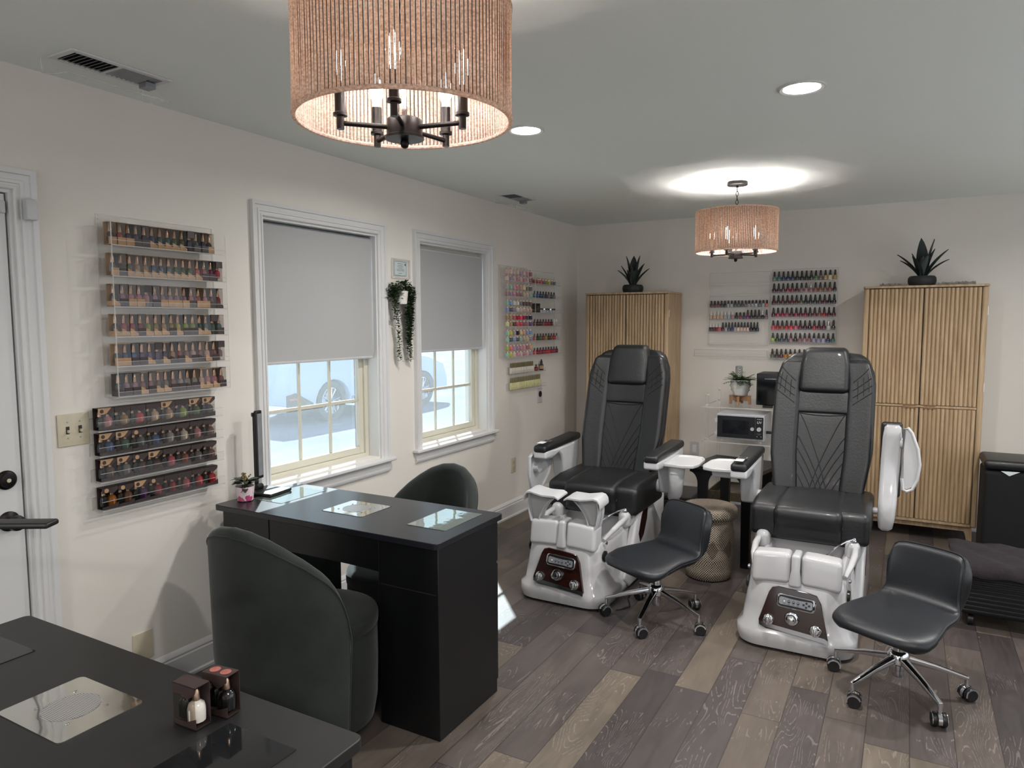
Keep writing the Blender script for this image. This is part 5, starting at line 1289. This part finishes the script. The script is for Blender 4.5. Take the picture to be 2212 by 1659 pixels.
# clear cart
t_ = thing('clear_cart', 'clear acrylic shelf stand with tube posts behind the black table', 'shelf stand', (1.405, 5.46, 0)); W, D = .60, .40
for sx in (0, W):
    for sy in (0, D):
        b = MB(); b.cyl((sx,sy,.0),(sx,sy,1.00),.0125,n=16); ps = b.build('post', CLEAR, t_)
        b = MB()
        for z in (.02,.655,.915,.998): b.cyl((sx,sy,z-.006),(sx,sy,z+.006),.0135,n=16)
        for a_ in (-1,1): b.box(sx+a_*.0115-.0008,sx+a_*.0115+.0008,sy-.001,sy+.001,.02,.99)
        b.build('post_collars', EDGE, ps)
for z in (.18,.640,.905):
    b = MB(); b.box(-.03,W+.03,-.03,D+.03,z-.004,z+.004); sh = b.build('shelf', CLEAR, t_)
    b = MB(); b.box(-.031,W+.031,-.032,-.030,z-.004,z+.004); b.box(-.032,-.030,-.03,D+.03,z-.004,z+.004); b.build('shelf_edge', EDGE, sh)
# UV steriliser
t_ = thing('uv_steriliser', 'white and black cabinet marked UV on the clear stand', 'steriliser', (1.478, 5.47, .645))
SILV = mat('silver_paint', (188,188,192), .35, .2, var=(182,182,186), vscale=5)
W, D, Hh = .345, .30, .212
b = MB(); b.box(0, W, .004, D, .018, Hh); bd = b.build('steriliser_case', SILV, t_, bevel=.004)
b = MB(); b.box(.006, W*.815, -.010, .004, .034, Hh-.016); dr = b.build('steriliser_door', DARKPL, t_, bevel=.002)
b = MB(); b.box(-.012,.006,-.012,-.002,.05,.082); b.box(-.012,.006,-.012,-.002,.145,.175); b.build('door_hinges', SILV, dr)
b = MB(); b.box(.045, W*.69, -.0106, -.010, .062, Hh-.045); b.build('door_window', mat('dark_window_glass', (36,38,42), .05, .3, var=(28,30,34), vscale=6), dr)
b = MB(); b.cyl((W*.765,-.010,.108),(W*.765,-.020,.108),.013,n=20); b.build('door_knob', SILV, dr)
b = MB(); b.box(W*.825, W-.006, -.008, .004, .034, Hh-.016); cp = b.build('control_strip', DARKPL, t_, bevel=.001)
b = MB(); xk = W*.905; b.cyl((xk,-.008,.108),(xk,-.022,.108),.0155,n=22); b.box(xk-.002,xk+.002,-.026,-.022,.096,.120); b.build('timer_dial', SILV, cp)
def text(name, s_, size, m, parent, loc, rot, ext=.0004):
    cu = bpy.data.curves.new(name, 'FONT'); cu.body = s_; cu.size = size; cu.extrude = ext; cu.align_x = 'CENTER'; cu.align_y = 'CENTER'
    o = bpy.data.objects.new(name, cu); dg = bpy.context.evaluated_depsgraph_get(); col.objects.link(o)
    bpy.context.view_layer.update(); me = bpy.data.meshes.new_from_object(o.evaluated_get(bpy.context.evaluated_depsgraph_get()))
    bpy.data.objects.remove(o); me.materials.clear(); me.materials.append(m)
    ob = bpy.data.objects.new(name, me); col.objects.link(ob); ob.parent = parent; ob.location = loc; ob.rotation_euler = rot; return ob
text('uv_lettering', 'UV', .026, WPRINT, cp, (xk,-.0085,.158), (R(90),0,0))
text('brand_lettering', 'VINSON', .0095, WPRINT, cp, (xk,-.0085,.182), (R(90),0,0))
b = MB(); b.box(xk-.017,xk+.017,-.0084,-.008,.073,.0750); b.box(xk-.007,xk+.007,-.0084,-.008,.066,.0680); b.build('small_print', PANELGRAY, cp)
b = MB(); b.box(xk-.016,xk-.012,-.0086,-.008,.050,.056); b.box(xk+.012,xk+.016,-.0086,-.008,.050,.056); b.build('indicator_lights', WPRINT, cp)
b = MB()
for sx in (.03, W-.03):
    for sy in (.03, D-.03): b.cyl((sx,sy,0),(sx,sy,.018),.009,n=12)
b.build('steriliser_feet', WPRINT, t_)
b = MB(); b.rbox((W+.02,.10,.075),(.04,.02,.022),.006,n=1); b.tube([(W+.03,.10,.075),(W+.07,.11,.078),(W+.12,.15,.05),(W+.15,.2,-.02),(W+.14,.25,-.12)], .0042, 6); b.build('power_plug', DARKPL, t_)
# fern
t_ = thing('potted_fern', 'green fern in a white dimpled pot on the wooden stand', 'plant', (1.602, 5.69, .930))
b = MB(); n = 28; rings = []
for i in range(15):
    q = i/14; z = .045 + .125*q; r0_ = .040+.034*min(1,q*1.7)**.6
    ring = []
    for j in range(n*2):
        a = 2*PI*j/(n*2); bump_ = .0075*max(0, math.sin(a*n/2*2*.5+(i//2%2)*PI))*max(0, math.sin(q*PI*7)) if .05 < q < .9 else 0
        ring.append(((r0_+bump_)*math.cos(a), (r0_+bump_)*math.sin(a), z))
    rings.append(ring)
rings.append([(x*.88,y*.88,z) for x,y,z in rings[-1]]); rings.append([(x*.98,y*.98,z-.02) for x,y,z in rings[-1]])
b.loft(rings); b.build('dimpled_pot', WHITECER, t_, smooth=50)
b = MB()
for i in range(44):
    a = random.uniform(0,2*PI); el = random.uniform(.15,1.2); L_ = random.uniform(.07,.115)
    d = Vector((math.cos(a)*math.cos(el), math.sin(a)*math.cos(el), math.sin(el))); base = Vector((.025*math.cos(a),.025*math.sin(a),.155))
    for k in range(7):
        p = base + d*L_*k/6 - Vector((0,0,.03*(k/6)**2)); s_ = d.cross(Vector((0,0,1))).normalized()
        for sg in (-1,1): leaf_blade(b, p, tuple(s_*sg+d*.5), (0,0,1), .034*(1-.07*k), .020, .2, 3)
b.build('fronds', LEAF2, t_, smooth=0)
t_ = thing('plant_stand', 'tan wooden cross stand carrying the white dimpled pot', 'stand', (1.602, 5.69, .910))
b = MB(); b.box(-.082,.082,-.008,.008,.028,.068); b.box(-.082,-.062,-.008,.008,0,.028); b.box(.062,.082,-.008,.008,0,.028); b.box(-.008,.008,-.080,-.008,.028,.064); b.box(-.008,.008,.008,.080,.028,.064); b.box(-.008,.008,-.080,-.062,0,.028); b.box(-.008,.008,.062,.080,0,.028)
b.build('cross_frame', WALNUT, t_, bevel=.001)
def check_mat():
    t = NT('black_white_weave'); tc = t.n('TexCoord').outputs['Object']
    c = t.n('TexChecker', {'Vector': t.n('Mapping', {'Vector': tc, 'Rotation': (R(45),R(45),R(45))}).outputs[0], 'Color1': lin((190,188,180)), 'Color2': lin((44,46,42)), 'Scale': 210.0})
    return t.surf(bs(t, {'Base Color': c.outputs[0], 'Roughness': .5}).outputs[0])
t_ = thing('diffuser_tube', 'black and white patterned tube standing behind the fern', 'tube', (1.555, 5.858, .910))
b = MB(); b.lathe([(.026,0),(.027,.004),(.027,.272),(.025,.276)], 22); b.build('patterned_sleeve', check_mat(), t_)
b = MB(); b.lathe([(.0265,.276),(.0265,.285),(.02,.288)], 22); b.build('tube_cap', PANELGRAY, t_)
t_ = thing('towel_warmer', 'black glass fronted box on the clear stand behind right chair', 'appliance', (1.750, 5.53, .910))
b = MB(); b.box(0,.28,.0,.26,.018,.255); b.build('box_case', DARKPL, t_, bevel=.006)
b = MB(); b.box(.010,.27,-.010,.0,.022,.222); b.build('glass_door', mat('black_glass', (8,9,10), .06, 0, coat=.3, var=(10,11,12), vscale=3), t_, bevel=.002)
b = MB(); b.box(.05,.12,-.014,.02,.0,.018); b.box(.19,.24,.20,.24,0,.018); b.build('box_feet', DARKPL, t_)
b = MB(); b.box(.06,.16,-.0125,-.010,.215,.219); b.build('door_handle', PANELGRAY, t_)

# black storage box on the floor behind left chair
t_ = thing('floor_box', 'black leather-topped box on the floor behind the left pedicure chair', 'box', (1.30, 5.22, 0))
b = MB(); b.rbox((0,0,.125),(.22,.36,.25),.012,n=1); b.build('box_body', DARKPL, t_)
b = MB(); b.rbox((0,0,.268),(.225,.365,.036),.014,n=1); b.build('padded_lid', LEATHER, t_)
# black bin at the right edge
t_ = thing('laundry_bin', 'tall black bin with padded lid right of the oak cabinet', 'bin', (3.320, 5.55, 0))
b = MB(); b.rbox((0,0,.30),(.26,.36,.60),.025,n=1); b.build('bin_body', mat('black_fabric', (6,6,7), .9, var=(9,9,10), vscale=20), t_)
b = MB(); b.rbox((0,0,.640),(.275,.375,.062),.028,n=2); b.build('padded_lid', LEATHER, t_)
b = MB(); b.prism([(-.045,.606),(.055,.608),(.0,.578)], 'y', -.1825, -.1812); b.build('paper_corner', PAPER, t_)
# ribbed rolling cart with towel
t_ = thing('rolling_footstool', 'black ribbed rolling stool under a dark towel at right', 'stool', (3.245, 4.36, 0))
b = MB(); b.rbox((0,0,.185),(.46,.36,.24),.02,n=1)
for i in range(9):
    z = .085+i*.022; b.box(-.225,.225,-.186,-.178,z,z+.011); b.box(.228,.234,-.17,.17,z,z+.011); b.box(-.234,-.228,-.17,.17,z,z+.011)
b.build('ribbed_body', mat('black_ribbed_plastic', (11,12,14), .45, var=(8,9,10), vscale=9), t_, bevel=.002)
for sx in (-.18,.18):
    for sy in (-.13,.13):
        b = MB(); b.cyl((sx-.012,sy,.030),(sx+.012,sy,.030),.030,n=18); b.cyl((sx,sy,.03),(sx,sy,.075),.008); b.build('caster', DARKPL, t_)
b = MB(); rows = []
for i in range(15):
    u = i/14; y = -.235+.44*u; rows.append([(-.285+.56*j/14, y, .312+.006*math.sin(j*1.3+i*.9)+(-.055*((.10-u)/.10)**1.2 if u<.10 else 0)+.002*random.random()) for j in range(15)])
b.loft(rows, cap=False, closed=False); tag(b.build('dark_towel', mat('plum_towel', (37,29,33), .95, var=(28,22,25), vscale=25, bump=.6, bscale=300), loc=(3.255,4.37,.020), solid=.018), 'folded plum-black towel draped over the ribbed rolling stool', 'towel')
b = MB(); b.tube([(1.412,3.52,.004),(1.44,3.56,.004),(1.46,3.60,.004),(1.44,3.65,.004),(1.41,3.71,.004),(1.395,3.85,.004)], .0035, 6); tag(b.build('power_cord', DARKPL), 'black power cord on the floor beside the left spa chair', 'cord')

# ------------------------------------------------------------------ light
for o in list(col.objects):
    if o.parent is None and o.location.z < -4:
        for ch in list(o.children):
            for g in list(ch.children): bpy.data.objects.remove(g)
            bpy.data.objects.remove(ch)
        bpy.data.objects.remove(o)
sc = bpy.context.scene
w = bpy.data.worlds.new('sky'); sc.world = w; w.use_nodes = True; nt = w.node_tree
bg = nt.nodes['Background']; bg.inputs[0].default_value = (.90,.94,1,1); bg.inputs[1].default_value = .80
def sun(name, d, e, ang, c):
    L = bpy.data.lights.new(name, 'SUN'); L.energy = e; L.angle = R(ang); L.color = c
    o = bpy.data.objects.new(name, L); col.objects.link(o); o.rotation_euler = Vector(d).to_track_quat('-Z','Y').to_euler(); o.location = (-4,6,6)
sun('sun', (.78,-.90,-1.0), 8.5, .6, (1,.96,.90))
for (y0, y1) in WIN:
    L = bpy.data.lights.new('window_portal', 'AREA'); L.shape = 'RECTANGLE'; L.size = y1-y0; L.size_y = .62; L.cycles.is_portal = True
    o = bpy.data.objects.new('window_portal', L); col.objects.link(o); o.location = (-.30,(y0+y1)/2,1.06); o.rotation_euler = (R(90),0,R(-90))
L = bpy.data.lights.new('window_portal', 'AREA'); L.shape = 'RECTANGLE'; L.size = 4.4; L.size_y = 1.75; L.cycles.is_portal = True  # portal at the added right wall opening
o = bpy.data.objects.new('window_portal', L); col.objects.link(o); o.location = (RX+.12,3.4,1.375); o.rotation_euler = (R(90),0,R(90))
L = bpy.data.lights.new('window_portal', 'AREA'); L.shape = 'RECTANGLE'; L.size = 3.9; L.size_y = 2.0; L.cycles.is_portal = True  # portal at the added rear wall opening
o = bpy.data.objects.new('window_portal', L); col.objects.link(o); o.location = (2.35,RY0-.12,1.3); o.rotation_euler = (R(90),0,0)

# ------------------------------------------------------------------ camera
cam = bpy.data.cameras.new('camera'); co = bpy.data.objects.new('camera', cam); col.objects.link(co); sc.camera = co
cam.sensor_width = 36; cam.sensor_fit = 'HORIZONTAL'; cam.lens = 1537.0/2212*36; cam.clip_start = .02
yaw, pit, rol = R(29.087), R(-4.9356), R(-.163)
fw = Vector((-math.sin(yaw)*math.cos(pit), math.cos(yaw)*math.cos(pit), math.sin(pit))); rt = Vector((math.cos(yaw), math.sin(yaw), 0)); up = rt.cross(fw)
r2 = rt*math.cos(rol)+up*math.sin(rol); u2 = -rt*math.sin(rol)+up*math.cos(rol)
M_ = Matrix((r2, u2, -fw)).transposed().to_4x4(); M_.translation = Vector((2.7313, 0, 1.5491)); co.matrix_world = M_
sc.view_settings.view_transform = 'Standard'; sc.view_settings.look = 'None'; sc.view_settings.exposure = 0.95
sc.cycles.max_bounces = 10; sc.cycles.transparent_max_bounces = 40; sc.cycles.sample_clamp_indirect = 4.0; sc.cycles.caustics_reflective = False; sc.cycles.caustics_refractive = False
sc.cycles.use_denoising = True
